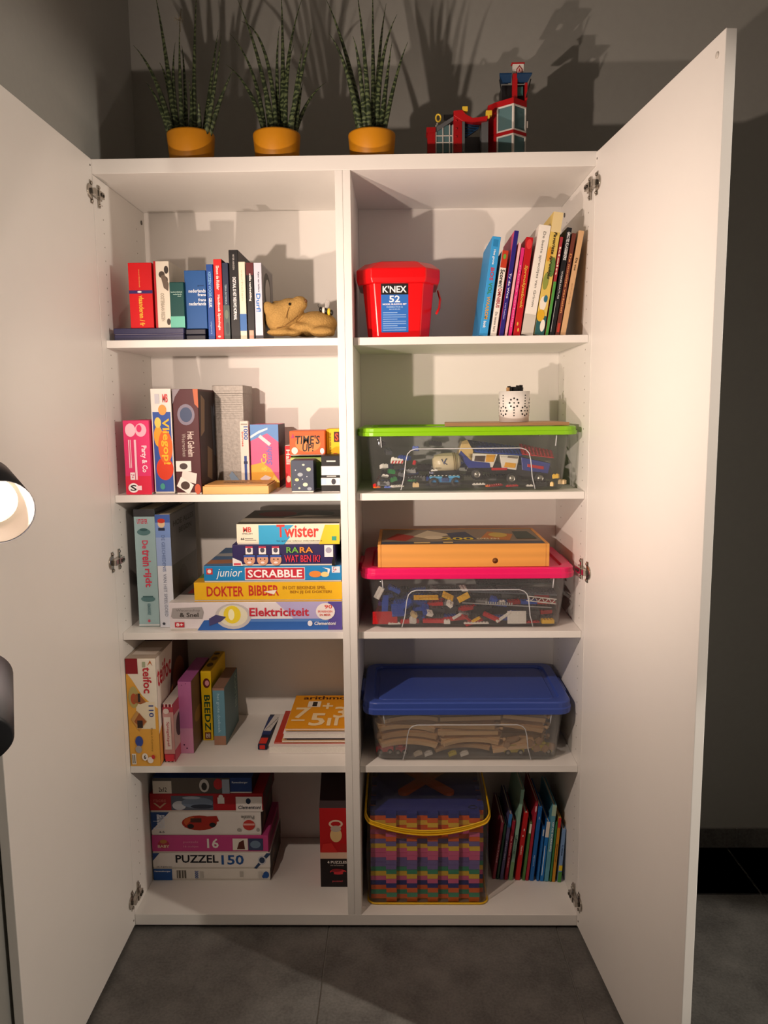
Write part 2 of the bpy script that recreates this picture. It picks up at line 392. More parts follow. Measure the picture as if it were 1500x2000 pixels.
rl = thing('reading_lamp', 'slim dark reading lamp standing in the room right of the camera', 'lamp', (LAMP_R.x+.13, LAMP_R.y-.06, 0)); RO = Vector(rl.location)
q = M(); q.lathe([(.001, 0), (.12, 0), (.12, .012), (.02, .02), (.001, .02)], RO, LD, 36); q.build('base', rl, RO)
q = M(); q.tube([RO+Vector((0, 0, .018)), RO+Vector((0, 0, 1.72))], .009, LD, 12); q.build('pole', rl, RO)
ax = (Vector((0, -.3, .8))-LAMP_R).normalized(); bk0 = LAMP_R-ax*.11
q = M(); q.lathe([(.001, 0), (.034, 0), (.042, .105), (.040, .105), (.034, .05)], bk0, LD, 36, ax, True, True, False); q.build('lamp_head', rl, RO)
q = M(); q.lathe([(.001, .08), (.03, .08), (.034, .06)], bk0, emit('#fff0dc', 2, 'lit_reading_bulb'), 24, ax, True, True, False); q.build('bulb', rl, RO)
q = M(); q.tube([RO+Vector((0, 0, 1.70)), bk0+ax*.02], .007, LD, 12); q.build('swivel_arm', rl, RO)
spot('reading_light', LAMP_R+ax*.004, (0, -.3, .8), POW_R, 57, .3, (1, .87, .74), .012)

# ------------------------------------------------------------------ row 1 left: reference books, teddy, bee
GB = 'books on the top left shelf'
Z1, Z2, Z3, Z4 = [z+.0006 for z in SH]; Z5 = ZB+.0006
def bk(px0, px1, pyt, Y, z0, d, col, label, group, **k):
    a = W(px0, pyt, Y); b = W(px1, pyt, Y)
    return book(label, a.x, b.x, z0, (a.z+b.z)/2, Y, d, col, group=group, **k)
bx0 = W(224, 650, .05).x; bx1 = W(360, 650, .05).x; ztop = W(300, 641, .05).z
r = thing('storage_case', 'flat navy blue leatherette case lying under the red book', 'case', ((bx0+bx1)/2, .045, Z1))
w = bx1-bx0; h = ztop-Z1
q = M(); q.box((-w/2, 0, 0), (w/2, .17, h*.48), mat('#2a2a52', .45, 0, .1, 200, .1)); q.build('base', r, bevel=.002)
q = M(); q.box((-w/2-.001, -.001, h*.52), (w/2+.001, .171, h), mat('#2a2a52', .45, 0, .1, 200, .1)); q.build('lid', r, bevel=.002)
q = M(); q.box((-w/2+.002, .002, h*.46), (w/2-.002, .168, h*.54), mat('#8a8494', .4)); q.build('seam_band', r)
r = thing('storage_case', 'small blackish navy case between the flat navy case and the blue books', 'case', (W(382, 650, .06).x, .062, Z1))
q = M(); q.box((-.0245, 0, 0), (.0245, .14, h*.46), mat('#15162c', .5, 0, .1, 200, .1)); q.build('base', r, bevel=.002)
q = M(); q.box((-.025, -.001, h*.48), (.025, .141, h*.94), mat('#15162c', .5, 0, .1, 200, .1)); q.build('lid', r, bevel=.002)
bk(249, 295, 513, .05, ztop+.0006, .16, '#d8141c', 'thick bright red dictionary standing on the flat navy case', GB, front=[
    ('r', 0, .53, 1, .58, '#3a2a6a'), ('t', 'vlaanderen / fr', .40, .03, .62, .50, '#f0c040', -90), ('t', 'woordenboek', .44, .62, .5, .90, '#e8b060', -90, False), ('e', .45, .555, .09, .014, '#f0f0f0')])
bk(299, 329, 510, .05, ztop+.0006, .15, '#e4dccb', 'cream book with black ink figures and a red ribbon edge on its spine', GB, front=[
    ('r', .0, 0, .14, 1, '#b81c24'), ('e', .52, .80, .2, .05, '#4a4038'), ('e', .82, .87, .14, .06, '#3a3430'), ('e', .75, .72, .16, .05, '#4a4038'), ('p', [(.45, .78), (.62, .6), (.9, .55), (.95, .66), (.7, .8)], '#6a5c50'), ('t', 'OOSTERBAAN REIZEN', .38, .10, .62, .52, '#a79c8c', -90), ('e', .85, .09, .12, .05, '#4a4038')])
bk(330, 358, 551, .05, ztop+.0006, .13, '#0d4a48', 'small dark green book with a mint green foot on its spine', GB, front=[
    ('r', 0, 0, 1, .25, '#6fc4ae'), ('t', 'handwoordenboek', .1, .77, .9, .80, '#b8d8cc'), ('t', 'nederlands', .25, .72, .85, .75, '#b8d8cc'), ('t', 'deel', .55, .68, .8, .705, '#b8d8cc')])
bk(359, 401, 528, .066, Z1+h*.95+.0006, .14, '#245a9c', 'thick blue translation dictionary with white lettering on its spine', GB, front=[
    ('t', 'nederlands', .18, .62, .98, .68, '#e8eef4'), ('t', 'frans', .60, .56, .98, .61, '#e8eef4'), ('t', 'frans', .62, .47, .98, .52, '#e8eef4'), ('t', 'nederlands', .18, .40, .98, .46, '#e8eef4'), ('t', 'groot', .6, .72, .9, .75, '#183c6c')])
bk(402, 415, 516, .05, Z1, .16, '#1f4c9a', 'slim blue paperback with pale and white capitals on its spine', GB, front=[
    ('t', 'KIEZEN VOOR', .25, .57, .7, .90, '#7fb4e0', -90), ('t', 'GELUK', .25, .43, .7, .56, '#ffffff', -90), ('t', 'uitgeverij', .35, .08, .6, .24, '#a0c0e8', -90, False)])
bk(416, 432, 506, .05, Z1, .17, '#d8201e', 'tall red handbook right of the slim blue paperback', GB, cover='#23283a', front=[
    ('t', 'Simon de Ridder', .3, .62, .68, .92, '#f8e8e0', -90), ('t', 'Handboek Spinologie', .3, .12, .68, .56, '#f8e8e0', -90), ('e', .45, .04, .18, .012, '#f8e8e0')])
bk(433, 445, 513, .05, Z1, .17, '#26304a', 'dark navy book with a mossy green lower spine', GB, front=[
    ('r', 0, 0, 1, .45, '#4c5a58'), ('e', .5, .33, .3, .06, '#6c7a6a'), ('e', .6, .15, .3, .08, '#38444a'), ('t', 'TERRA BOTANICA', .35, .46, .65, .72, '#9ab0b8', -90)])
bk(446, 464, 488, .05, Z1, .21, '#1a191b', 'tallest black book on the top left shelf with white capitals', GB, cover='#353338', front=[
    ('t', 'DIGITAAL IS HET NIEUWE NORMAAL', .34, .22, .7, .70, '#f4f4f4', -90), ('t', 'PETER HINSSEN', .4, .78, .6, .95, '#a8a4a0', -90)])
bk(465, 478, 511, .05, Z1, .15, '#e6ddc6', 'slim cream book with a blue block low on its spine', GB, front=[
    ('r', 0, .11, 1, .33, '#3a6cac'), ('t', 'verhalen', .35, .5, .65, .9, '#d0c4a4', -90, False)])
bk(480, 494, 513, .05, Z1, .15, '#191718', 'slim black book with a dark red top and a pinkish foot', GB, front=[
    ('r', 0, .84, 1, 1, '#5c1c20'), ('r', .2, 0, .8, .12, '#d8a48c'), ('t', 'stille verbeelding', .3, .5, .7, .86, '#f0ece8', -90)])
bk(495, 510, 513, .05, Z1, .17, '#d2d0de', 'pale lavender book with blue letters next to the teddy bear', GB, cover='#9c9a9c', front=[
    ('r', .0, 0, 1, .05, '#4a4a52'), ('t', 'Kern van leiders', .5, .62, .72, .88, '#3a3a50', -90), ('t', 'Durf!', .2, .36, .78, .60, '#3878c0', -90)],
   right=[('r', .02, .02, .98, .98, '#8a888a'), ('e', .45, .68, .32, .25, '#3c3a3a'), ('e', .5, .66, .22, .19, '#b4b0ae'), ('e', .42, .40, .3, .12, '#4a4848')])
# teddy
FUR = mat('#b08c52', .95, 0, .25, 260, .9, 0, .1)
def P(px, py, Y): return W(px, py, Y)
c = P(590, 655, .12); bear = thing('teddy_bear', 'golden brown plush teddy bear lying on its belly', 'plush toy', (c.x, .12, Z1))
def blob(name, parts, mt, parent, off, vox=.004):
    """fused ellipsoids: one continuous skin"""
    q = M()
    for cc, rr, T in parts: q.ell(cc, rr, mt, 20, T)
    o = q.build(name, parent, off); rm = o.modifiers.new('remesh', 'REMESH'); rm.mode = 'VOXEL'; rm.voxel_size = vox; rm.use_smooth_shade = True
    sm = o.modifiers.new('smooth', 'SMOOTH'); sm.iterations = 6; sm.factor = .6
    return o
RY = lambda a: Matrix.Rotation(a, 3, 'Y'); RZm = lambda a: Matrix.Rotation(a, 3, 'Z')
hd = P(550, 618, .09); body = P(618, 633, .13)
bb_ = [(hd, (.044, .042, .038), RY(-.5)), (P(566, 606, .085), (.034, .034, .030), None), (P(585, 593, .075), (.020, .022, .019), None), (P(578, 598, .075), (.022, .024, .020), None),
       (P(524, 602, .066), (.0155, .010, .018), RY(-.5)), (P(527, 608, .075), (.012, .012, .012), None), (P(540, 597, .115), (.014, .008, .014), None),
       (body, (.053, .062, .032), None), (P(638, 637, .13), (.024, .048, .026), None), (P(598, 643, .12), (.05, .06, .019), None),
       (P(547, 649, .068), (.034, .018, .0105), None), (P(574, 651, .075), (.02, .02, .009), None), (P(628, 648, .072), (.030, .022, .013), None), (P(645, 649, .10), (.012, .03, .011), None)]
bo = blob('body', bb_, FUR, bear, bear.location, .0035)
q = M(); q.ell(P(566, 594, .0525), (.0036, .004, .0036), mat('#120c08', .15)); q.build('eye', bear, bear.location)
q = M(); q.ell(P(597, 588, .066), (.0045, .006, .0045), mat('#6a4420', .6)); q.build('nose', bear, bear.location)
for pts in ([(565, 600, .0515), (561, 610, .05), (558, 622, .048)], [(540, 641, .0525), (556, 637, .05), (572, 626, .052), (582, 617, .055)]):
    q = M(); q.tube([P(*p) for p in pts], .0008, mat('#7a5526', .9), 6); q.build('seam', bear, bear.location)
bc = P(637, 605, .10); bee = thing('toy_bee', 'tiny striped toy bee with clear wings sitting on the teddy bear', 'toy', (bc.x, .10, bc.z-.012))
BO = bee.location; YE = plastic('#e8cc40'); BL = plastic('#141414')
for i, (dx, m_, rr) in enumerate(((-.013, BL, .007), (-.006, plastic('#e8e4d8'), .0085), (.0, BL, .0095), (.007, YE, .0095), (.013, BL, .0075))):
    q = M(); q.ell((bc.x+dx, .10, bc.z-.003-dx*.3), (.0048, rr, rr), m_, 14); q.build('stripe' if i else 'head', bee, BO)
for s in (-1, 1):
    q = M(); q.ell((bc.x+.003, .10+s*.006, bc.z+.013), (.006, .0015, .012), clear_mat('clear_wing', '#f4f0ea', .25), 14, RY(.2)); q.build('wing', bee, BO)
q = M(); q.tube([(bc.x-.016, .098, bc.z+.003), (bc.x-.020, .096, bc.z+.010), (bc.x-.019, .096, bc.z+.014)], .0006, BL, 6); q.build('antenna', bee, BO)

# ------------------------------------------------------------------ row 1 right: red bucket and leaning picture books
RED = plastic('#e00d14', .28)
c0 = W(707, 640, .06); c1 = W(850, 640, .06); lid0 = W(693, 545, .045); lid1 = W(866, 545, .045)
cx = (c0.x+c1.x)/2; wb = .152; wt = .178; dep = .19
zl = W(780, 541, .05).z; zt_ = W(780, 507, .05).z
bk_ = thing('toy_bucket', 'square red plastic bucket with a lid and a blue and black label', 'bucket', (cx, .055, Z1))
def octo(w, d, ch, z, yc):
    return [Vector((x, y+yc, z)) for x, y in ((w/2-ch, -d/2), (w/2, -d/2+ch), (w/2, d/2-ch), (w/2-ch, d/2), (-w/2+ch, d/2), (-w/2, d/2-ch), (-w/2, -d/2+ch), (-w/2+ch, -d/2))]
hb = zl-Z1; yc = dep/2
q = M(); q.loft([octo(wb*.97, dep*.86, .024, 0, yc), octo(wb, dep*.88, .024, .006, yc), octo(wt, dep*.96, .028, hb, yc)], RED, False); q.build('body', bk_, bevel=.003)
q = M(); q.loft([octo(wt+.020, dep+.020, .036, hb-.014, yc), octo(wt+.026, dep+.026, .036, hb-.002, yc), octo(wt+.026, dep+.026, .036, hb+.020, yc), octo(wt-.014, dep-.014, .036, zt_-Z1-.003, yc), octo(wt-.03, dep-.03, .036, zt_-Z1, yc)], RED, False); q.build('lid', bk_, bevel=.0025)
q = M(); q.tube([(wt/2+.012, yc, hb-.02), (wt/2+.016, yc-.03, hb-.045), (wt/2+.012, yc-.06, hb-.07), (wt/2+.004, yc-.085, hb-.085)], .003, RED, 8); q.build('handle', bk_)
# label lies on the slightly sloping front
fz0 = .014; fz1 = hb*.90
def fy(z): return yc-(dep*.88+(dep*.96-dep*.88)*(z-.006)/(hb-.006))/2
lw = .066
printed('label', bk_, (-.042, fy(fz0)-.0004, fz0), (lw, 0, 0), (0, fy(fz1)-fy(fz0), fz1-fz0), [
    ('r', 0, 0, 1, .78, '#2a6cc0'), ('r', 0, .78, 1, 1, '#121212'), ('t', "K'NEX", .06, .82, .94, .96, '#ffffff'), ('t', '52', .30, .62, .70, .76, '#ffffff'),
    ('t', 'MODEL BUILDING SET', .06, .565, .94, .60, '#ffffff'), ('t', 'ENSEMBLE POUR 52', .2, .51, .8, .54, '#a8ccf0'), ('t', 'MODELES', .3, .465, .7, .49, '#a8ccf0')] +
    [('r', .06, .40-.045*i, (.92 if i % 3 else .6), .415-.045*i, '#8fb8e8') for i in range(9)])
GS = 'picture books leaning on the top right shelf'
def lb(b0, b1, t0, t1, pyt, d, col, label, group=GS, Y=.045, z=Z1, **k):
    A = W((b0+b1)/2, 655, Y); B = W((t0+t1)/2, pyt, Y); th = math.atan2(B.x-A.x, B.z-z); w = (W(t1, pyt, Y).x-W(t0, pyt, Y).x)*math.cos(th)*.80
    L = math.hypot(B.x-A.x, B.z-z)
    return book(label, A.x-w/2, A.x+w/2, z, z+L, Y, d, col, lean=th, group=group, **k)
lb(934, 954, 960, 981, 463, .20, '#3a9ad8', 'glossy sky blue storybook at the left end of the leaning row', front=[('r', .2, .90, .75, .97, '#2a80b8'), ('t', 'Het grote', .3, .72, .62, .87, '#e8f4fc', -90), ('t', 'BOS', .3, .56, .72, .69, '#c8384c', -90), ('t', 'VOL', .3, .42, .72, .54, '#3a8a4a', -90), ('t', 'WAAROM', .3, .17, .72, .40, '#d8a040', -90), ('t', 'boek', .3, .08, .65, .15, '#e8f4fc', -90)])
lb(956, 971, 980, 995, 490, .17, '#e8e2d8', 'white book with an orange red head and black lettering', front=[('r', 0, .80, 1, 1, '#b83a20'), ('e', .5, .93, .25, .03, '#6aa040'), ('t', 'Scoren!', .15, .57, .85, .78, '#181818', -90), ('t', 'OMNIBUS', .2, .33, .8, .56, '#a82838', -90), ('t', 'De laatste kans', .3, .05, .65, .28, '#584c48', -90, False)])
lb(974, 984, 1004, 1015, 451, .20, '#2a2078', 'tall thin purple blue book with a pink cover', cover='#d83a6c', front=[('t', 'Ty de Wee', .2, .36, .75, .60, '#e8e4f4', -90), ('t', 'verhalen', .3, .16, .65, .32, '#b0a8e0', -90)])
lb(985, 991, 1013, 1019, 474, .18, '#e8b4b8', 'very thin pale pink booklet between purple and magenta books', soft=True)
lb(992, 1000, 1018, 1026, 484, .18, '#d82a78', 'thin magenta booklet beside the glittering red book', soft=True, front=[('t', 'prinses verhalen', .3, .1, .7, .8, '#f4a8c8', -90)])
lb(1001, 1017, 1027, 1044, 464, .18, '#b8141c', 'red book with golden scroll lettering on its spine', front=[('e', .5, .93, .4, .05, '#d83a3a'), ('t', 'Sprookjesboek', .22, .28, .78, .72, '#d8a848', -90, True, .2), ('e', .4, .12, .12, .02, '#d8a848'), ('e', .6, .06, .12, .02, '#d8a848')])
lb(1018, 1041, 1051, 1080, 441, .20, '#e9e4da', 'thick white fairy tale book with thin grey lettering', front=[('t', 'De beste sprookjes van Grimm', .36, .26, .66, .94, '#5c5852', -90, False), ('t', 'LANNOO', .38, .03, .62, .14, '#4c4842', -90), ('r', 0, 0, 1, .19, '#c9c4ba')])
lb(1043, 1062, 1079, 1103, 416, .22, '#d8bc60', 'tallest storybook with a yellow, green and teal painted spine', front=[('r', 0, 0, 1, .16, '#2c5c60'), ('e', .4, .26, .35, .06, '#e8e0d0'), ('e', .6, .30, .2, .03, '#2a6a80'), ('e', .35, .16, .4, .05, '#d8a828'), ('e', .7, .08, .25, .05, '#e8e4d8'), ('e', .3, .44, .28, .07, '#8a9444'), ('e', .75, .56, .28, .08, '#5a7a3c'), ('e', .2, .66, .2, .06, '#d8942c'), ('r', 0, .84, 1, 1, '#dcc894'), ('t', 'Favoriete sprookjes', .28, .46, .7, .84, '#2a2418', -90, True, .2)])
lb(1064, 1071, 1094, 1101, 463, .17, '#a03038', 'thin storybook with a red top and a green foot', front=[('r', 0, 0, 1, .55, '#4c9444'), ('t', 'klein', .2, .62, .8, .9, '#f0d8c0', -90)])
lb(1073, 1083, 1107, 1119, 445, .19, '#17181c', 'black book with white spine lettering right of the painted spine', front=[('t', 'GROTE KLASSIEKERS', .2, .70, .8, .96, '#e8e8e8', -90), ('t', 'WERELDATLAS', .3, .34, .62, .60, '#c8c8c8', -90), ('r', .1, .03, .18, .32, '#c0c0c0')])
lb(1084, 1093, 1117, 1127, 456, .18, '#6a3428', 'reddish brown book with orange spine lettering', front=[('t', 'De mooiste verhalen', .25, .22, .75, .80, '#d8945c', -90), ('r', .2, .03, .8, .12, '#b83a2c')])
lb(1094, 1105, 1130, 1143, 451, .18, '#d0a87c', 'beige book leaning against the right side panel', front=[('t', 'De vos', .3, .62, .7, .74, '#4c3c28', -90), ('t', 'gebundeld', .4, .3, .62, .5, '#8a6c4c', -90, False)])

# ------------------------------------------------------------------ row 2 left: upright game boxes
def rb(px0, px1, pyt, Y, z0, d, lid, label, name='board_game', cat='game box', **k):
    a = W(px0, pyt, Y); b = W(px1, pyt, Y)
    return rigid_box(name, label, cat, a.x, b.x, z0, (a.z+b.z)/2, Y, d, lid, **k)
rb(239, 290, 821, .040, Z2, .15, '#e0356f', 'pink party game box with white cartoon faces at the left end', front=[
    ('r', .0, 0, 1, .25, '#dc2848'), ('e', .28, .87, .2, .09, '#f4c8d4'), ('e', .68, .87, .22, .09, '#f0b8c8'), ('e', .62, .89, .1, .05, '#e0356f'), ('t', 'Party & Co', .62, .30, .88, .66, '#fbe6ee', -90), ('r', .40, .2, .48, .74, '#f6ccd8'),
    ('r', .18, .36, .22, .74, '#f6ccd8'), ('r', .25, .36, .28, .74, '#f6ccd8'), ('r', .2, .20, .38, .30, '#f4e8ec'), ('t', '7+', .23, .22, .35, .28, '#c82858', -90), ('e', .3, .09, .2, .065, '#f8f4f4'), ('t', 'S', .18, .05, .42, .13, '#222222'), ('r', .42, .06, .62, .12, '#f8d8e0')])
rb(293, 333, 759, .055, Z2, .24, '#e9e4dc', 'tall white and blue marble game box with an orange scrawled title', front=[
    ('r', .06, .02, .94, .78, '#3558a8'), ('e', .55, .24, .42, .11, '#e0401c'), ('e', .3, .55, .22, .10, '#f0a830'), ('e', .62, .45, .35, .16, '#e86a24'), ('e', .3, .68, .16, .05, '#f8d060'), ('e', .55, .80, .2, .05, '#f0a050'), ('t', 'Vliegop!', .42, .28, .86, .72, '#f8c030', -90), ('t', 'MB', .58, .87, .84, .95, '#d84848'), ('r', .2, .86, .42, .95, '#c8c8d0'), ('e', .4, .07, .12, .03, '#48a090')])
r = rb(336, 386, 760, .036, Z2, .25, '#4c1c22', 'dark maroon mystery game box with silver emblem and playing cards', front=[
    ('e', .5, .76, .34, .10, '#7c7484'), ('e', .5, .76, .24, .07, '#3c4a68'), ('p', [(.8, 1), (1, 1), (1, .82), (.85, .86)], '#b8603c'), ('p', [(0, 1), (.3, 1), (.1, .93), (0, .86)], '#8a8088'), ('t', 'Het Geheim', .52, .36, .78, .60, '#c8b8b0', -90), ('t', 'Weerwolven', .3, .36, .46, .58, '#a89890', -90, False),
    ('p', [(.02, .22), (.62, .22), (.62, .32), (.02, .32)], '#e8e0d8'), ('e', .32, .27, .16, .03, '#4a3c38'), ('p', [(.2, .14), (.78, .10), (.84, .20), (.28, .23)], '#e8d8d0'), ('p', [(.02, .08), (.5, .0), (.7, .09), (.2, .17)], '#f0e8e0'), ('e', .36, .085, .18, .04, '#4a3830'), ('e', .85, .05, .12, .05, '#c85838')],
   right=[('r', 0, .02, 1, .98, '#2c1a1c'), ('p', [(.1, .95), (.25, .9), (.2, .6), (.05, .55)], '#8a7458'), ('p', [(.3, .45), (.5, .4), (.45, .1), (.25, .15)], '#7c6a50'), ('p', [(.5, .85), (.7, .8), (.75, .3), (.55, .35)], '#3c4450'), ('e', .7, .8, .1, .08, '#6a7488')])
SILV = mat('#8f8982', .5, .45, .3, 120, .35)
a = W(415, 753, .20); b = W(474, 753, .20)
r = thing('gift_box', 'tall silver foil carton standing behind the maroon box', 'box', ((a.x+b.x)/2, .20, Z2)); w = b.x-a.x; h = a.z-Z2
q = M(); q.box((-w/2, 0, 0), (w/2, .13, h-.02), SILV); q.build('body', r, bevel=.001)
q = M(); q.box((-w/2-.0008, -.0008, h-.022), (w/2+.0008, .1308, h), SILV); q.build('lid', r, bevel=.001)
printed('printed_front', r, (-w/2, -.0006, 0), (w, 0, 0), (0, 0, h), [('r', .04, .68+.022*i, .96, .682+.022*i, '#8a847c') for i in range(13)] + [('p', [(.45, .12), (.55, .16), (.9, .03), (.9, .0), (.6, 0)], '#8aa0b8')])
a = W(470, 822, .196); b = W(487, 822, .196)
rigid_box('card_game', 'slim white number tile carton with a blue pen printed on it', 'game box', a.x, b.x-.0008, Z2, a.z, .180, .018, '#ece4d8', front=[
    ('t', '1000', .45, .72, .95, .92, '#4060b0', -90), ('t', 'bornes', .2, .62, .45, .84, '#d05040', -90), ('r', .42, .05, .72, .48, '#2c4c98'), ('r', .36, .36, .8, .40, '#1c2c58'), ('r', .15, .94, .9, .96, '#a89c90')], split=False)
r = rb(488, 543, 829, .185, Z2, .12, '#e86a98', 'bright pink, blue and yellow swirl game box', front=[
    ('p', [(0, 1), (1, 1), (1, .72), (.6, .86), (.3, .80), (0, .74)], '#6c9cd8'), ('p', [(0, .78), (.3, .86), (.62, .92), (.62, .95), (.3, .90), (0, .82)], '#e8f0f8'), ('p', [(0, 0), (1, 0), (1, .1), (.7, .3), (.4, .4), (0, .36)], '#f4b440'), ('p', [(.62, 0), (1, 0), (1, .1), (.8, .2)], '#f8d870'),
    ('p', [(.28, .80), (.36, .84), (.74, .70), (.66, .66)], '#f4e4e8'), ('t', 'Sushi', .55, .36, .75, .66, '#8878c8', 90, True, .2), ('t', '& Co', .36, .26, .56, .54, '#e8d050', 90), ('p', [(.3, .14), (.5, .20), (.72, .16), (.5, .08)], '#f0e0e0'), ('t', 'spelplezier', .3, .02, .7, .045, '#5c3030')],
   right=[('r', 0, 0, 1, 1, '#4a3440'), ('r', .1, .1, .9, .5, '#a86c34')])
rb(556, 568, 870, .18, Z2, .10, '#d01c24', 'narrow red card box with white lettering behind the orange box', name='card_game', front=[('t', 'Halli', .2, .55, .85, .9, '#f8e8e0', -90), ('e', .5, .2, .35, .08, '#f0c0b0')], split=False)
rb(567, 632, 893, .125, Z2, .10, '#7aa04c', 'green card box lying under the orange quiz box', name='card_game', front=[('r', 0, .85, 1, .98, '#c8d078')])
zz = W(600, 890, .12).z+.0006
a = W(565, 842, .118); b = W(634, 842, .118)
rigid_box('quiz_game', 'orange quiz box with black comic style lettering on top of the green box', 'game box', a.x, b.x, zz, a.z, .118, .12, '#e8622a', front=[
    ('e', .52, .48, .36, .34, '#f08a48'), ('t', "TIME'S", .16, .46, .86, .82, '#1c1410', 0, True, .1), ('t', 'UP!', .36, .16, .68, .48, '#1c1410', 0, True, .1), ('e', .14, .2, .09, .14, '#f4e4d8'), ('e', .92, .18, .06, .12, '#e8d8e0'), ('p', [(.04, .7), (.1, .9), (.14, .72)], '#b83a6c')], lip=.002)
rb(625, 663, 905, .160, Z2, .10, '#c8a020', 'ochre card box hidden behind the black and white boxes', name='card_game')
zy = W(645, 905, .16).z+.0006
a = W(637, 838, .150); b = W(664, 838, .150)
rigid_box('quiz_game', 'yellow card game box at the right end beside the orange quiz box', 'game box', a.x, min(b.x, XM-.0195), zy, a.z, .150, .10, '#f2c81c', front=[
    ('r', .55, .62, .95, .92, '#4c1c10'), ('t', 'S', .62, .66, .88, .88, '#d84828'), ('t', 'speel', .2, .3, .4, .9, '#a88c18', -90, False), ('t', 'B', .5, .06, .98, .30, '#d84a20')], lip=.002)
r = rb(568, 612, 899, .050, Z2, .07, '#454c5e', 'small dark box printed with pale stars', name='card_game', front=[
    ('e', .55, .86, .06, .03, '#d8dcc8'), ('e', .78, .72, .1, .06, '#e4e0b0'), ('e', .4, .56, .12, .06, '#a8b0b8'), ('e', .25, .40, .09, .05, '#d8d49c'), ('e', .62, .25, .11, .06, '#dcdcc0'), ('e', .8, .12, .1, .05, '#98a0b0'), ('e', .35, .14, .05, .03, '#d0d4c0'), ('e', .2, .7, .03, .02, '#c8ccd0'), ('e', .5, .42, .02, .015, '#ffffff'), ('e', .15, .25, .02, .015, '#ffffff'), ('e', .7, .5, .02, .015, '#ffffff')])
for py0, py1, lab, fr in ((960, 929, 'lower of the two small black and white boxes by the divider', [('r', 0, .42, 1, .86, '#ece8e4'), ('r', .0, .46, .28, .82, '#b8d0e8'), ('e', .66, .64, .12, .18, '#3a3a44'), ('r', .3, .94, .8, .98, '#d8d4d0')]),
                          (928, 890, 'upper of the two small black and white boxes by the divider', [('r', 0, .0, 1, .46, '#f2efea'), ('r', .28, .68, .76, .75, '#d8d4d0')])):
    a = W(627, py1, .055); b = W(664, py1, .055); z0 = Z2 if py0 == 960 else W(640, 929, .055).z+.0012
    rigid_box('card_game', lab, 'game box', a.x, min(b.x, XM-.0192), z0, a.z, .055, .08, '#1c1b1d', front=fr, tray='#e8e4e0', group='black and white card boxes', lip=.002)
# wooden domino case
a = WZ(397, 970, Z2); Y = .031
x0 = W(396, 960, Y).x; x1 = W(525, 960, Y).x; zt = W(460, 947, Y).z
PINE = wood_mat('#e8b468', 'pine', 3, 'X', .8)
r = thing('wooden_case', 'flat pale pine case lying at the front of the game shelf', 'case', ((x0+x1)/2, Y, Z2)); w = x1-x0; h = zt-Z2
q = M(); q.box((-w/2, 0, 0), (w/2, .13, h-.003), PINE); q.build('body', r, bevel=.001)
q = M(); q.box((-w/2+.004, .004, h-.003), (w/2-.004, .128, h), wood_mat('#d8a45c', 'pine_lid', 3, 'X', .8)); q.build('sliding_lid', r, bevel=.0006)
printed('printed_top', r, (-w/2, 0, h), (w, 0, 0), (0, .13, 0), [('r', .2, .75, .6, .79, '#6c4c28'), ('t', 'DOMINO', .25, .35, .6, .6, '#7c5830'), ('r', .65, .4, .85, .44, '#6c4c28')])

# ------------------------------------------------------------------ row 3 left: two tall books, stack of games
g3 = 'tall books on the third left shelf'
bk(260, 301, 995, .085, Z3, .24, '#a8c8cc', 'tall pale blue picture book with pink lettering on its spine', g3, cover='#4a4a4e', front=[
    ('r', 0, .94, 1, 1, '#3c3c40'), ('t', 'UITGEVER', .15, .88, .65, .92, '#d85068'), ('e', .45, .81, .32, .028, '#5c8488'), ('e', .45, .83, .2, .012, '#3c6468'), ('t', 'De', .34, .67, .62, .74, '#e0506c', -90), ('t', 'trein', .32, .52, .72, .66, '#e0405c', -90), ('t', 'rijdt', .32, .34, .72, .50, '#e0405c', -90), ('e', .5, .24, .34, .025, '#5c8488'), ('r', .25, .255, .75, .265, '#3c6468'), ('t', 'REMARKABLE', .45, .10, .6, .2, '#7098a0', -90), ('e', .5, .05, .06, .012, '#d85068'), ('r', 0, .01, 1, .02, '#e8e8e8')])
bk(302, 331, 1005, .075, Z3, .25, '#dde2ec', 'tall white and blue history book with a grey photo cover', g3, cover='#6c6a68', front=[
    ('r', 0, .55, 1, .93, '#9cb4e0'), ('r', 0, .93, 1, 1, '#4464b0'), ('r', .0, .80, 1, .93, '#7c9cd8'), ('e', .42, .92, .24, .035, '#e8c8a0'), ('e', .42, .945, .26, .02, '#c83828'), ('r', .2, .86, .64, .885, '#28304c'), ('t', 'DE GESCHIEDENIS', .38, .50, .6, .82, '#5c74a8', -90, False), ('t', 'VAN HET SPEELGOED', .38, .10, .6, .48, '#8890a4', -90, False), ('e', .28, .035, .1, .012, '#404450')],
   right=[('r', .01, .01, .99, .99, '#7c7a78'), ('r', .03, .05, .97, .55, '#5c5a54'), ('e', .4, .3, .2, .2, '#48463e'), ('e', .7, .2, .2, .12, '#4c5440'), ('t', 'HOE ALLES', .1, .88, .9, .93, '#4c4a48'), ('t', 'BEGON', .3, .80, .8, .85, '#4c4a48')])
GG = 'board games stacked on the third left shelf'
def flat(px0, px1, pyt, pyb, Y, z0, d, lid, label, name='board_game', **k):
    ym = (pyt+pyb)/2; a = W(px0, ym, Y); b = W(px1, ym, Y); z1 = W((px0+px1)/2, pyt, Y).z
    rigid_box(name, label, 'game box', a.x, min(b.x, XM-.0192), z0, z1, Y, d, lid, group=k.pop('group', GG), **k); return z1+.0006
z = Z3
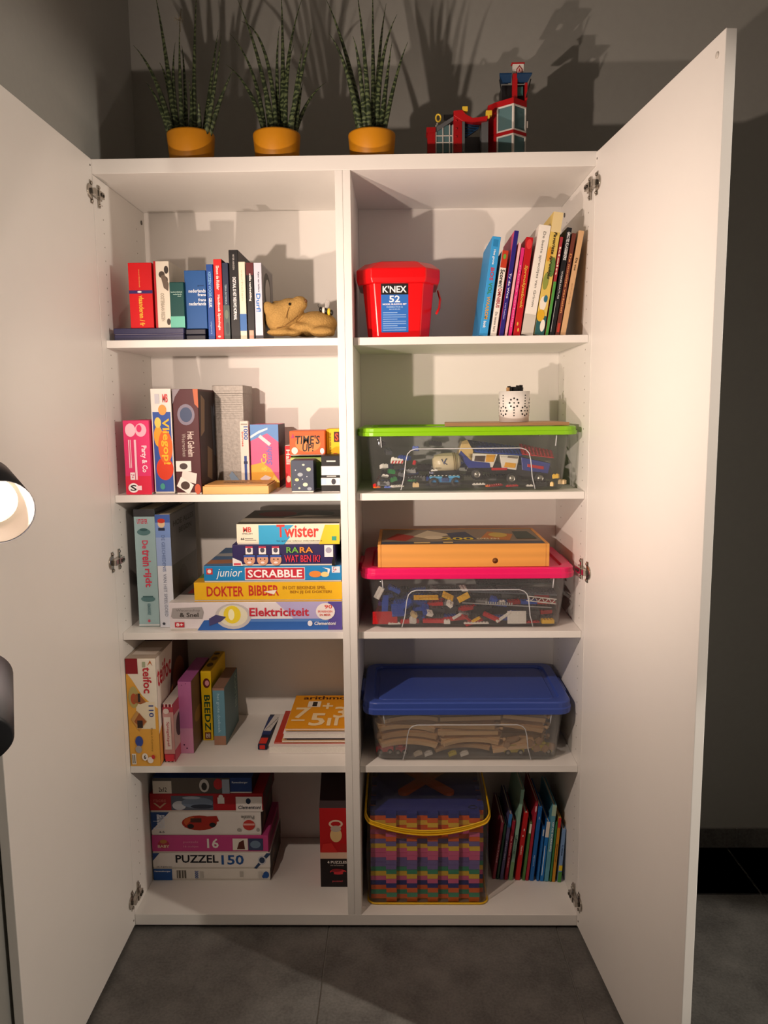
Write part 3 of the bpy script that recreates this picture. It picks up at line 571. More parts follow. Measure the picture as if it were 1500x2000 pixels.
z = flat(331, 668, 1176, 1230, .047, z, .28, '#e8e2e6', 'wide white and blue electricity kit with a light bulb at the bottom of the stack', front=[
    ('p', [(.16, 0), (1, 0), (1, .40), (.30, .40), (.20, .36)], '#3468b8'), ('r', .35, .30, 1, .40, '#5c88cc'), ('p', [(.62, 1), (1, 1), (1, .40), (.72, .40)], '#b8b0dc'), ('r', .92, 0, 1, 1, '#5c50a0'), ('e', .37, .50, .105, .46, '#c8c4c4'), ('e', .37, .52, .085, .38, '#e8e4cc'), ('e', .365, .56, .05, .32, '#f0d838'), ('e', .36, .56, .018, .2, '#fff8c8'), ('p', [(.23, .16), (.30, .32), (.33, .48), (.27, .56), (.23, .42)], '#4c4878'),
    ('t', 'Elektriciteit', .465, .50, .81, .80, '#c83044'), ('p', [(.01, .50), (.02, .80), (.19, .84), (.20, .66), (.19, .42), (.02, .44)], '#a8a4a4'), ('t', 'Wetenschap', .04, .66, .18, .76, '#6c6864', 0, False), ('t', '& Snel', .06, .48, .17, .64, '#3c3834'), ('r', .03, .12, .085, .30, '#c8303c'), ('t', '8+', .038, .15, .078, .27, '#ffffff'),
    ('e', .905, .66, .055, .30, '#f4ece8'), ('t', '90', .90, .76, .945, .90, '#d84838'), ('t', 'ERVARINGEN', .862, .62, .945, .70, '#d84838'), ('t', 'EN MEER', .872, .50, .935, .58, '#d84838'), ('e', .815, .24, .014, .10, '#f0f0f8'), ('t', 'Clementoni', .84, .18, .965, .30, '#ffffff', 0, True, .2)],
   top=[('r', .0, 0, 1, 1, '#d8d4d0'), ('p', [(0, .3), (.3, .25), (.25, .7), (0, .8)], '#5c5450'), ('r', .05, .35, .16, .6, '#8a2c2c')])
z = flat(379, 668, 1137, 1169, .052, z, .25, '#f0bc20', 'yellow doctor game box with red and white title', front=[
    ('t', 'DOKTER', .085, .26, .335, .80, '#c83428'), ('t', 'BIBBER', .37, .30, .575, .84, '#c83428'), ('p', [(.47, .52), (.56, .60), (.54, .36)], '#f4ece0'), ('t', 'IN DIT BEKENDE SPEL', .60, .62, .89, .80, '#a87414'), ('t', 'BEN JIJ DE DOKTER!', .65, .38, .93, .56, '#a87414'), ('r', 0, 0, 1, .05, '#c89810')], top=[('r', 0, 0, .3, 1, '#d8a428'), ('p', [(0, .2), (.2, .3), (.2, .8), (0, .9)], '#5c8c4c')])
z = flat(398, 667, 1105, 1136, .050, z, .26, '#1c88c8', 'bright blue junior word game box with a red title panel', front=[
    ('r', .30, .14, .735, .90, '#f4f0ec'), ('r', .304, .18, .731, .86, '#c8283c'), ('t', 'SCRABBLE', .32, .28, .715, .76, '#ffffff'), ('t', 'junior', .09, .18, .28, .84, '#ffffff', 0, False, .3), ('r', .02, .5, .065, .86, '#d83c38'), ('e', .042, .68, .014, .12, '#f4f0ec'), ('e', .81, .48, .045, .20, '#e88c3c'), ('e', .88, .46, .03, .16, '#f0d890'), ('p', [(.86, .9), (.92, .8), (.91, .5), (.90, .5), (.90, .76)], '#f4f0ec'), ('r', .93, .56, .99, .94, '#d8e4f0'), ('t', '5+', .94, .6, .965, .9, '#c84848')],
   top=[('r', 0, 0, 1, 1, '#5878a0'), ('p', [(0, .1), (.3, .15), (.3, .35), (0, .3)], '#b07858'), ('p', [(0, .5), (.3, .5), (.3, .7), (0, .65)], '#b8b8b8')])
z = flat(454, 654, 1064, 1103, .047, z, .24, '#2a2058', 'dark purple guessing game box with three smiling children in headbands', front=[
    ('p', [(0, 0), (.10, 0), (.085, .22), (0, .40)], '#f0ece8'), ('r', .01, .04, .08, .14, '#d84858')] + sum([[('e', cx, .30, .055, .28, '#d8a080'), ('e', cx, .52, .058, .10, '#241814'), ('r', cx-.055, .42, cx+.055, .52, '#3858a8'), ('r', cx-.035, .56, cx+.035, .92, '#f0ecec'), ('e', cx, .76, .022, .12, '#4c4c5c'), ('r', cx-.035, .86, cx+.035, .94, '#c83850'), ('e', cx-.02, .33, .006, .03, '#201410'), ('e', cx+.02, .33, .006, .03, '#201410'), ('e', cx, .17, .02, .05, '#f4e8e4')] for cx in (.165, .295, .425)], []) + [
    ('t', 'RA', .53, .62, .65, .90, '#70b048'), ('t', 'RA', .66, .62, .79, .90, '#e89030'), ('t', 'WAT BEN IK?', .51, .18, .86, .52, '#d83048'), ('r', .90, .42, .985, .98, '#f0ecf0'), ('e', .942, .74, .03, .14, '#a8a4b8'), ('p', [(1, 0), (1, .6), (.97, .2), (.97, 0)], '#101010')], top=[('r', 0, 0, 1, 1, '#3c3468')])
z = flat(462, 663, 1023, 1063, .050, z, .26, '#f0ead2', 'white, blue and yellow party mat game box on top of the stack', front=[
    ('p', [(.215, 0), (.46, 0), (.52, .35), (.48, .6), (.56, .94), (.215, .94)], '#34a8d8'), ('p', [(.80, 0), (1, 0), (1, .94), (.86, .94)], '#f0cc30'), ('t', 'Twister', .39, .34, .80, .96, '#d84038'), ('t', 'MB', .065, .60, .145, .86, '#d85048'), ('t', 'SPELLEN', .055, .50, .155, .57, '#8c8880'), ('t', '66', .04, .22, .075, .34, '#404040'), ('r', .08, .28, .16, .31, '#8c8880'), ('r', .08, .20, .19, .23, '#a8a498'), ('t', 'het spel waar iedereen ondersteboven is', .39, .12, .83, .21, '#3c3830', 0, False), ('r', .925, .18, .97, .38, '#38a088')],
   top=[('r', 0, 0, 1, 1, '#5c564c'), ('p', [(0, .15), (1, .1), (1, .3), (0, .4)], '#b8b0a0'), ('e', .3, .7, .2, .2, '#8a2c28'), ('e', .7, .7, .2, .2, '#2c3c30'), ('p', [(.4, .4), (.9, .5), (.6, .6)], '#d8d0c0')])

# ------------------------------------------------------------------ row 4 left
def carton(label, pL, pR, pyt, z0, d, col, flap='#cfc6b8', name='construction_kit', cat='toy box', rz=0, split=False, **k):
    A = WZ(*pL, z0); B = WZ(*pR, z0); Y = (A.y+B.y)/2; zt = W((pL[0]+pR[0])/2, pyt, Y).z
    return rigid_box(name, label, cat, A.x, B.x, z0, zt, Y, d, col, tray=flap, rz=rz, split=split, **k)
carton('tall white and yellow brick building kit carton printed with little houses', (256, 1496), (314, 1496), 1286, Z4, .30, '#ece4d4', '#d8ccb8', front=[
    ('p', [(0, 0), (1, 0), (1, .54), (.8, .58), (.5, .66), (.2, .80), (0, .88)], '#e8ac48'), ('r', .28, .35, .9, .60, '#ece0c4'), ('r', 0, .86, .40, 1, '#8c2028'), ('t', 'teifoc', .56, .68, .84, .92, '#c02c38', -90), ('p', [(.72, .93), (.82, .985), (.90, .93), (.82, .96)], '#c06830'), ('r', .56, .92, .66, .97, '#a8b090'), ('t', '110', .70, .46, .86, .57, '#405090', -90),
    ('e', .22, .645, .17, .10, '#b8a868'), ('e', .22, .63, .1, .05, '#b85838'), ('p', [(.2, .6), (.44, .58), (.62, .60), (.45, .66), (.3, .68)], '#a06038'), ('r', .36, .60, .44, .68, '#38302c'), ('p', [(.1, .44), (.3, .52), (.62, .42), (.36, .33)], '#c89858'), ('p', [(.2, .42), (.38, .50), (.6, .42), (.4, .36)], '#a05c34'), ('r', .3, .36, .48, .43, '#382c28'),
    ('e', .33, .235, .13, .05, '#3850a0'), ('e', .3, .16, .11, .035, '#a8a4a0'), ('t', 'Made in Germany', .72, .14, .80, .36, '#8c6a28', -90, False), ('r', .06, .02, .2, .12, '#f0ece0'), ('r', .08, .03, .10, .11, '#282420'), ('r', .12, .03, .13, .11, '#282420'), ('r', .15, .03, .17, .11, '#282420'), ('e', .5, .09, .1, .035, '#f4ece0'), ('t', '6', .46, .07, .54, .11, '#382c28'), ('e', .68, .06, .1, .03, '#f0e4d8'), ('e', .78, .09, .06, .02, '#c83838')],
   right=[('r', 0, 0, 1, 1, '#4a3028'), ('p', [(0, .3), (.35, .5), (.5, 1), (0, 1)], '#e8dcd0'), ('t', 'teifoc', .02, .72, .42, .92, '#c02c38'), ('p', [(0, 0), (.5, .1), (.45, .6), (.3, .5), (0, .3)], '#d08c40'), ('e', .25, .45, .12, .08, '#c86840'), ('e', .65, .6, .2, .2, '#7c4830')],
   top=[('r', 0, 0, 1, 1, '#b8a898'), ('r', 0, .5, 1, 1, '#4c3834'), ('r', .1, .1, .9, .3, '#e0d4c8')])
carton('small pink and white carton with striped ends beside the brick kit', (322, 1488), (343, 1488), 1375, Z4, .16, '#c84858', '#d8d0c8', front=[
    ('r', 0, .14, 1, .86, '#d8a4a0')] + [('r', i/6+.02, y, i/6+.09, y+.05, c) for y in (.0, .95) for i, c in enumerate(['#1c1c1c', '#f0ece8']*3)] + [('e', .35, .88, .28, .045, '#e8d8d0'), ('r', .12, .22, .75, .78, '#efe4dc'), ('t', 'Spiegelspel', .3, .28, .6, .70, '#c86870', -90), ('r', .1, .02, .9, .13, '#d84050')],
   right=[('r', 0, 0, 1, 1, '#cf6070'), ('r', 0, .2, 1, .8, '#d8c0b8'), ('e', .3, .55, .2, .2, '#4a4440')], name='card_game', cat='game box')
carton('plain pink and mauve carton standing beside the striped carton', (353, 1471), (379, 1471), 1331, Z4, .20, '#c878b0', '#a85898', front=[
    ('r', 0, 0, 1, .35, '#d898bc'), ('e', .3, .12, .06, .012, '#683058'), ('e', .5, .07, .06, .012, '#683058'), ('e', .3, .95, .03, .006, '#683058'), ('e', .6, .97, .03, .006, '#683058')], right=[('r', 0, 0, 1, 1, '#7c5c48'), ('e', .3, .45, .2, .1, '#a87c50')], top=[('r', 0, 0, 1, 1, '#b060a0')], name='craft_kit')
carton('yellow bead craft box with green capitals on its narrow side', (397, 1446), (417, 1446), 1311, Z4, .18, '#f0c818', '#d8b010', front=[
    ('t', 'BEEDZ', .25, .14, .82, .66, '#1c4a30', -90), ('e', .55, .83, .34, .07, '#6c2820'), ('e', .6, .83, .2, .04, '#e8a0a8'), ('r', .2, .02, .8, .12, '#7c4428'), ('t', 'SES', .3, .04, .7, .10, '#f0e4d0', -90)],
   top=[('r', .05, .02, .95, .98, '#c89c10'), ('e', .5, .3, .3, .1, '#5c4810'), ('e', .5, .6, .3, .1, '#7c6418'), ('e', .4, .85, .3, .06, '#483c14')], name='craft_kit')
carton('teal book shaped box with brown top and foot', (419, 1455), (442, 1455), 1344, Z4, .17, '#6a9cb0', '#8a6c58', front=[
    ('r', 0, 0, 1, .16, '#a87c64'), ('r', 0, .96, 1, 1, '#9c7868'), ('t', 'het grote doeboek', .3, .22, .6, .90, '#b8dce8', -90, False)], right=[('r', 0, 0, 1, 1, '#5c7c80'), ('t', 'SCHATTEN', .75, .35, .92, .95, '#94b0a8', -90)], top=[('r', 0, 0, 1, 1, '#8a6c5c')], name='keepsake_box', cat='box')
# workbooks lying flat
GW = 'workbooks lying on the fourth left shelf'
def flatbook(label, px0, px1, z0, t, Y, d, col, edge='#e8e4dc', top=None, rz=0, grp=GW, xr=None):
    a = W(px0, 1440, Y).x; b = xr if xr else min(W(px1, 1440, Y).x, XM-.0195); w = b-a
    r = thing('workbook', label, 'book', ((a+b)/2, Y, z0), rz, grp)
    q = M(); q.box((-w/2, 0, 0), (w/2, d, min(.0012, t*.3)), card(col)); q.build('back_cover', r)
    q = M(); q.box((-w/2+.0015, .001, min(.0012, t*.3)), (w/2-.0015, d-.001, t-min(.0012, t*.3)), mat(edge, .8, 0, .1, 300)); q.build('pages', r)
    q = M(); q.box((-w/2, 0, t-min(.0012, t*.3)), (w/2, d, t), card(col)); q.build('front_cover', r)
    if top: printed('printed_cover', r, (-w/2, 0, t), (w, 0, 0), (0, d, 0), top)
    return z0+t+.0005
z = Z4
z = flatbook('white paper pad at the bottom of the workbook pile', 524, 672, z, .022, .100, .22, '#ebe4e0', xr=XM-.0195, top=[('r', 0, 0, 1, 1, '#ebe6e2')])
z = flatbook('thin red booklet near the bottom of the workbook pile', 535, 672, z, .004, .112, .22, '#c03a2c', xr=XM-.0195)
z = flatbook('thin cream booklet with brown edge in the workbook pile', 550, 672, z, .006, .110, .22, '#d8b488', xr=XM-.0195)
z = flatbook('dark grey booklet in the middle of the workbook pile', 560, 672, z, .006, .112, .21, '#4c464c', '#7c7478', xr=XM-.0195)
z = flatbook('thick white exercise book in the upper workbook pile', 553, 672, z, .014, .108, .22, '#e6e2e2', xr=XM-.0195)
z = flatbook('white exercise book right under the yellow maths book', 556, 672, z, .008, .112, .22, '#ece8e8', xr=XM-.0195)
z = flatbook('yellow orange maths workbook with white numbers on top of the pile', 557, 672, z, .006, .105, .24, '#e89c18', xr=XM-.0195, top=[
    ('t', 'arithmos', .15, .86, 1.0, .97, '#4a1c10'), ('r', .26, .62, .48, .80, '#ece4d4'), ('t', '1', .34, .64, .42, .78, '#282018'), ('t', '7', .08, .28, .34, .60, '#f4dcae'), ('r', .06, .20, .28, .24, '#f4dcae'), ('t', '+', .52, .55, .70, .74, '#f4dcae'), ('t', '5', .36, .06, .62, .42, '#f4dcae'), ('t', '3', .74, .28, .98, .62, '#f4dcae'), ('r', .66, .06, .72, .28, '#f4dcae'), ('r', .78, .06, .84, .28, '#f4dcae')])
a = WZ(503, 1466, Z4)
r = thing('workbook', 'dark blue school folder with a red sticker lying left of the workbook pile', 'book', (a.x+.0145, a.y+.004, Z4), 0, GW)
q = M(); q.box((-.0145, 0, 0), (.0105, .21, .016), card('#1c2440')); q.build('body', r, bevel=.002)
printed('printed_front', r, (-.0145, 0, 0), (.025, 0, 0), (0, 0, .016), [('r', .2, .15, .8, .85, '#c83028')])
printed('printed_top', r, (-.0145, 0, .016), (.025, 0, 0), (0, .21, 0), [('r', .1, .02, .9, .2, '#d83a2c'), ('r', 0, .3, 1, .9, '#28386c')])
r = thing('drawing_sheet', 'white sheet with a pen drawing lying on the dark blue folder', 'paper', (a.x+.014, a.y+.09, Z4+.0175), -.12, GW)
q = M(); q.box((-.012, 0, 0), (.008, .12, .001), card('#d8d4d0')); q.build('sheet', r)
q = M()
for i in range(5): q.tube([(-.008+.003*i, .01+.016*i, .0012), (-.004+.002*i, .03+.016*i, .0012), (.002, .02+.018*i, .0012)], .0005, mat('#4a4644', .7), 5)
o = q.build('pen_lines', r); o['kind'] = 'stuff'

# ------------------------------------------------------------------ row 5 left: puzzles
GP = 'jigsaw boxes stacked on the cabinet floor'
z = Z5
def pz(px0, px1, pyt, pyb, lid, label, Y=.15, d=.19, **k):
    global z
    a = W(px0, (pyt+pyb)/2, Y); b = W(px1, (pyt+pyb)/2, Y); z1 = W((px0+px1)/2, pyt, Y).z
    rigid_box('jigsaw_box', label, 'puzzle box', max(a.x, .004), b.x, z, z1, Y, d, lid, group=GP, **k); z = z1+.0006
DK = [('r', 0, 0, 1, 1, '#3a3430'), ('p', [(.1, .1), (.4, .2), (.3, .8)], '#6c5c44'), ('p', [(.5, .2), (.9, .1), (.8, .9)], '#4c5440')]
pz(295, 528, 1697, 1720, '#e8e4dc', 'white jigsaw box with barcode and blue corner at the bottom of the stack', front=[
    ('r', 0, 0, .16, 1, '#2858a0'), ('t', 'Ravensburger', .01, .70, .15, .86, '#e8ecf4'), ('r', .20, .18, .28, .88, '#6c6860'), ('r', .21, .2, .215, .86, '#e8e4dc'), ('r', .235, .2, .242, .86, '#e8e4dc'), ('r', .26, .2, .265, .86, '#e8e4dc'), ('t', '3000', .355, .18, .385, .84, '#3860a8', -90), ('r', .40, .2, .43, .8, '#c8c4bc'), ('r', .74, .3, .77, .8, '#c0bcb4'), ('e', .965, .5, .025, .3, '#2858a0'), ('e', .945, .35, .015, .15, '#2858a0'), ('r', .90, .2, .93, .8, '#d0ccc4')], right=DK)
pz(294, 528, 1666, 1696, '#ebe7e2', 'white jigsaw box with big black and blue title and a ring emblem', front=[
    ('p', [(0, .5), (0, 1), (.06, 1)], '#2c4c88'), ('t', 'PUZZEL', .195, .38, .56, .88, '#141824'), ('t', '150', .585, .26, .775, .88, '#28589c'), ('p', [(.88, 0), (1, .9), (1, 1), (.97, 1), (.86, .05)], '#2c4468'), ('e', .93, .55, .035, .28, '#c8ccd4'), ('e', .93, .55, .024, .19, '#30405c'), ('t', 'ab 7 Jahren', .03, .08, .16, .16, '#2c3448')], right=DK)
pz(291, 524, 1632, 1665, '#c84888', 'pink jigsaw box with a white number sixteen', front=[
    ('e', .1, .5, .05, .25, '#b83850'), ('t', 'BABY', .05, .30, .15, .46, '#ecd8c0'), ('e', .1, .66, .03, .12, '#c08048'), ('t', '16', .475, .28, .575, .84, '#f4ece8'), ('t', 'puzzels', .27, .55, .40, .70, '#e088b0'), ('t', '16 stukjes', .27, .30, .40, .44, '#e088b0'), ('r', .695, .16, .825, .84, '#ece6dc'), ('p', [(.73, .22), (.75, .62), (.79, .76), (.80, .22)], '#5c2c24'), ('r', .83, .16, .955, .84, '#3c4868'), ('e', .89, .5, .045, .22, '#7088a0')], right=[('r', 0, 0, 1, 1, '#b03c74'), ('r', .1, .2, .9, .8, '#6c3450')])
pz(295, 510, 1586, 1627, '#e9e4df', 'white jigsaw box with a red racing car picture', front=[
    ('p', [(0, .2), (.0, 1), (.17, 1)], '#284880'), ('t', 'Ravensburger', .02, .3, .16, .90, '#e8ecf4', 90), ('e', .44, .54, .16, .32, '#a83020'), ('e', .38, .58, .08, .22, '#c85c30'), ('p', [(.30, .35), (.40, .80), (.60, .84), (.62, .62), (.5, .4)], '#a82c20'), ('r', .36, .56, .46, .74, '#4c2820'), ('e', .36, .40, .03, .10, '#242424'), ('e', .56, .46, .03, .10, '#242424'), ('t', 'Puzzle', .82, .70, .94, .86, '#8c8884', 180), ('e', .89, .45, .055, .22, '#c84038'), ('r', .84, .44, .94, .52, '#e8b0a8'), ('e', .97, .25, .015, .08, '#a8a4a0'), ('e', .80, .25, .02, .08, '#a8a4a0'), ('t', '4-5', .07, .12, .12, .20, '#50505c')], right=DK)
pz(291, 514, 1550, 1585, '#a81c24', 'dark red jigsaw box with a silver racing car strip', front=[
    ('r', .19, .10, .56, .88, '#586070'), ('e', .26, .35, .06, .25, '#c8ccd4'), ('e', .42, .5, .14, .30, '#7888a0'), ('e', .46, .3, .1, .12, '#303848'), ('e', .37, .78, .08, .08, '#a8b4c4'), ('r', .60, .46, .66, .80, '#ece8e4'), ('e', .63, .85, .02, .10, '#ece8e4'), ('p', [(.03, .5), (.09, .2), (.15, .5), (.13, .5), (.09, .3), (.05, .5)], '#c8a080'), ('t', 'races', .035, .55, .145, .70, '#c86058'), ('r', .76, .02, .99, .84, '#ece6e2'), ('e', .87, .60, .022, .16, '#20304c'), ('t', 'Clementoni', .78, .16, .98, .36, '#202838', 0, True, .2)], right=[('r', 0, 0, 1, 1, '#54181c'), ('r', .2, .2, .8, .8, '#3c3c34')])
pz(298, 492, 1519, 1547, '#26407a', 'small white and navy jigsaw box on top of the stack', front=[
    ('r', 0, 0, .78, 1, '#4c4844'), ('r', 0, 0, .19, .8, '#d8d0c4'), ('t', '2x12', .06, .1, .14, .4, '#3c3430'), ('r', .19, 0, .48, 1, '#5c544c'), ('e', .52, .5, .05, .42, '#c8c4c0'), ('e', .52, .45, .028, .25, '#302c2c'), ('e', .66, .6, .045, .35, '#b82c30'), ('r', .70, 0, .775, .9, '#9ca8b8'), ('t', 'Ravensburger', .80, .62, .96, .78, '#d0d8e8')], right=[('r', 0, 0, 1, 1, '#2c1c20')])
# gabled red puzzle carton by the divider
A = WZ(627, 1731, Z5); B = WZ(675, 1731, Z5); Y = .12; zf = W(650, 1578, Y).z; x0 = A.x; x1 = XM-.0195; w = x1-x0
r = thing('jigsaw_box', 'tall red and black gabled puzzle carton standing by the divider', 'puzzle box', ((x0+x1)/2, Y, Z5)); h = zf-Z5
q = M(); q.box((-w/2, 0, 0), (w/2, .20, h), card('#b41a1e')); q.build('body', r, bevel=.001)
q = M(); q.prism([(-w/2, .0, h), (-w/2, .20, h), (-w/2, .115, h+.07), (-w/2, .085, h+.07)], (w, 0, 0), card('#2a1416')); fixn(q.build('gable_top', r))
q = M(); q.box((-w/2+.006, .094, h+.07), (w/2-.006, .106, h+.10), card('#1c1214')); q.build('carry_handle', r, bevel=.002)
printed('printed_front', r, (-w/2, 0, 0), (w, 0, 0), (0, 0, h), [('r', 0, 0, 1, .36, '#1c1416'), ('r', 0, .36, 1, .44, '#d8b8a0'), ('e', .55, .80, .24, .05, '#d8c0a8'), ('e', .55, .80, .17, .03, '#b41a1e'), ('e', .55, .66, .2, .09, '#d8b880'), ('e', .55, .74, .18, .04, '#b8a898'), ('p', [(.02, .44), (.1, .55), (.4, .56), (.6, .44)], '#c82c28'), ('p', [(.66, .46), (.7, .56), (.98, .54), (.98, .46)], '#a82420'), ('t', '4 PUZZLES', .24, .30, .9, .335, '#e8e0d8'), ('t', 'om te bouwen', .34, .27, .8, .29, '#a89890'),
    ('e', .6, .195, .28, .035, '#c83038'), ('e', .55, .215, .18, .02, '#8c2028'), ('e', .4, .18, .06, .02, '#181414'), ('e', .82, .18, .06, .02, '#181414'), ('t', 'puzzel', .4, .06, .75, .09, '#b8444c')])

# ------------------------------------------------------------------ clear storage bins
CLEAR = clear_mat('clear_plastic', '#fcfdfd', .035)
def bin_(label, z0, lidcol, pyLT, pyLB, Y=.036):
    a = W(705, (pyLT+pyLB)/2, Y); x0 = XM+.0245; x1 = CW-.012
    zl1 = W(900, pyLT, Y).z; zl0 = W(900, pyLB, Y).z; H = zl1-z0; cx = (x0+x1)/2; w = x1-x0; d = .318
    r = thing('storage_bin', label, 'storage bin', (cx, Y, z0)); yc = d/2
    hb = zl0-z0
    q = M(); rings = [rrect(w-.075, d-.046, .03, 5, (0, yc), .0012), rrect(w-.066, d-.036, .034, 5, (0, yc), .005), rrect(w-.042, d-.020, .036, 5, (0, yc), hb*.9), rrect(w-.040, d-.018, .036, 5, (0, yc), hb+.006)]
    inner = [rrect(w-.044, d-.022, .034, 5, (0, yc), hb+.006), rrect(w-.070, d-.040, .032, 5, (0, yc), .007)]
    q.loft(rings+inner, CLEAR, True, True, True); q.build('tub', r)
    lm = plastic(lidcol, .32); sk = zl1-zl0; q = M()
    q.loft([rrect(w-.004, d-.002, .036, 6, (0, yc), hb), rrect(w, d, .038, 6, (0, yc), hb+sk*.45), rrect(w-.006, d-.006, .036, 6, (0, yc), hb+sk*.5), rrect(w-.006, d-.006, .036, 6, (0, yc), hb+sk*.9), rrect(w-.012, d-.012, .034, 6, (0, yc), hb+sk),
            rrect(w-.058, d-.05, .026, 6, (0, yc), hb+sk), rrect(w-.064, d-.056, .024, 6, (0, yc), hb+sk-.007), rrect(w-.084, d-.076, .02, 6, (0, yc), hb+sk-.007), rrect(w-.088, d-.080, .02, 6, (0, yc), hb+sk-.004)], lm, False, True, True)
    q.build('lid', r, bevel=.001)
    fy = lambda z: yc-((d-.036)+(.016)*(z-.005)/(hb*.9-.005))/2-.0012      # tub front face
    sx = .5*(w)*(247/435)
    pts = []
    for u, v in ((-1.08, .03), (-1.03, .25), (-1, .55), (-.97, .68), (-.92, .74), (-.84, .77), (.84, .77), (.92, .74), (.97, .68), (1, .55), (1.03, .25), (1.08, .03)):
        pts.append((u*sx, fy(v*hb), v*hb))
    q = M(); q.tube(pts, .0014, clear_mat('clear_rib', '#f4f6f6', .65), 6); q.build('moulded_rib', r)
    for s in (-1, 1):
        q = M(); q.tube([(s*(w*.5-.058), fy(hb*.75), hb*.80), (s*(w*.5-.056), fy(hb*.95), hb*.99)], .0016, clear_mat('clear_rib2', '#f4f6f6', .65), 6); q.build('moulded_rib', r)
        q = M(); q.box((s*w/2-.006, yc-.05, hb-.002), (s*w/2+.004, yc+.05, hb+sk*.8), lm); q.build('clip_tab', r, bevel=.002)
    return r, cx, w, d, hb, zl1
BR, bcx, bw, bd, bh, gz = bin_('clear storage bin with a lime green lid full of toy vehicles', Z2, '#86c40e', 834, 851)
_, _, _, _, ph, pz_ = bin_('clear storage bin with a hot pink lid full of loose toy bricks', Z3, '#e81a66', 1110, 1131)
_, _, _, _, lh, lz = bin_('clear storage bin with a dark blue lid full of wooden train track', Z4, '#3a52a4', 1373, 1397)

# ---- building bricks
def brick_mesh(nx, ny, hgt, key, cache={}):
    if key in cache: return cache[key]
    q = M(); m0 = plastic('#888888'); u = .008
    q.box((-nx*u/2, -ny*u/2, 0), (nx*u/2, ny*u/2, hgt), m0)
    for i in range(nx):
        for j in range(ny):
            c = ((i-nx/2+.5)*u, (j-ny/2+.5)*u, hgt)
            ring = lambda z: [Vector((c[0]+.0025*math.cos(2*PI*k/6), c[1]+.0025*math.sin(2*PI*k/6), z)) for k in range(6)]
            q.loft([ring(hgt), ring(hgt+.0018)], m0, False, False, True)
    o = q.build('toy_brick'); cache[key] = o.data; bpy.data.objects.remove(o); return cache[key]
COLN = {'red': '#c4161c', 'blue': '#1c4cb0', 'black': '#18181a', 'white': '#ece8e0', 'yellow': '#f2c01e', 'grey': '#7c7c7c', 'dark grey': '#3c3e42', 'green': '#1c7c3c', 'tan': '#d8bc88', 'orange': '#e8741c'}
def brick(col, nx, ny, hk, loc, rot, label, group, name='toy_brick'):
    me = brick_mesh(nx, ny, hk, (nx, ny, hk)); o = bpy.data.objects.new(name, me); COL.objects.link(o)
    o.location = loc; o.rotation_euler = rot; o.material_slots[0].link = 'OBJECT'; o.material_slots[0].material = plastic(COLN[col])
    return tag(o, label, 'toy brick', group)
BK, PL = .0096, .0032

# ---- lime bin: truck, car, barrel, figures, loose pieces
zf = Z2+.0085
def wheel(q, c, r, wd, axis=(0, 1, 0)):
    q.lathe([(r*.55, -wd/2), (r*.96, -wd/2), (r, -wd*.3), (r, wd*.3), (r*.96, wd/2), (r*.55, wd/2)], c, plastic('#17171a', .6), 24, axis, True, False, False)
def hub(q, c, r, wd, axis=(0, 1, 0)):
    q.lathe([(.0005, -wd*.42), (r*.3, -wd*.46), (r*.34, -wd*.3), (r*.5, -wd*.36), (r*.58, -wd*.5), (r*.58, wd*.5), (.0005, wd*.42)], c, mat('#a8a49c', .3, .8), 20, axis)
Y = .135
tx0 = W(915, 940, Y).x; tx1 = W(1093, 940, Y).x; t0 = thing('toy_truck', 'long white brick built camper truck with blue and red studded roofs', 'toy vehicle', ((tx0+tx1)/2, Y, zf)); TO = t0.location
px2 = lambda px, py, y=Y: W(px, py, y)
def poly(name, pts, y0, dy, m, bev=.0008): q = M(); q.prism([px2(a, b, y0) for a, b in pts][::-1], (0, dy, 0), m); return fixn(q.build(name, t0, TO, bev))
poly('chassis', [(920, 918), (1092, 936), (1090, 928), (1085, 912), (930, 900)], Y+.006, .05, plastic('#26262a'))
poly('cab', [(905, 888), (912, 862), (922, 858), (934, 880), (932, 905), (925, 914)], Y, .062, plastic('#d8b878'))
poly('hood', [(905, 888), (925, 914), (968, 914), (966, 904), (930, 900), (910, 880)], Y-.002, .062, plastic('#2c3c90'))
poly('body', [(924, 885), (982, 887), (972, 913), (945, 910), (928, 900)], Y, .062, plastic('#ece6dc'))
poly('side_panel', [(986, 888), (1024, 890), (1018, 918), (990, 914)], Y, .062, plastic('#eae4da'))
poly('rear_body', [(1028, 893), (1085, 905), (1080, 925), (1030, 918)], Y+.002, .058, plastic('#2c3c90'))
poly('red_stripe', [(1040, 906), (1072, 911), (1072, 917), (1040, 912)], Y, .06, plastic('#c4161c'))
poly('window', [(938, 890), (958, 890), (956, 902), (936, 900)], Y-.002, .004, plastic('#4c3c38'))
poly('window', [(960, 888), (978, 888), (974, 902), (958, 902)], Y-.002, .004, plastic('#e8a828'))
poly('window', [(997, 903), (1018, 905), (1016, 914), (994, 912)], Y-.002, .004, plastic('#e8a828'))
poly('window', [(1002, 890), (1022, 892), (1021, 896), (1001, 894)], Y-.002, .004, plastic('#7c7468'))
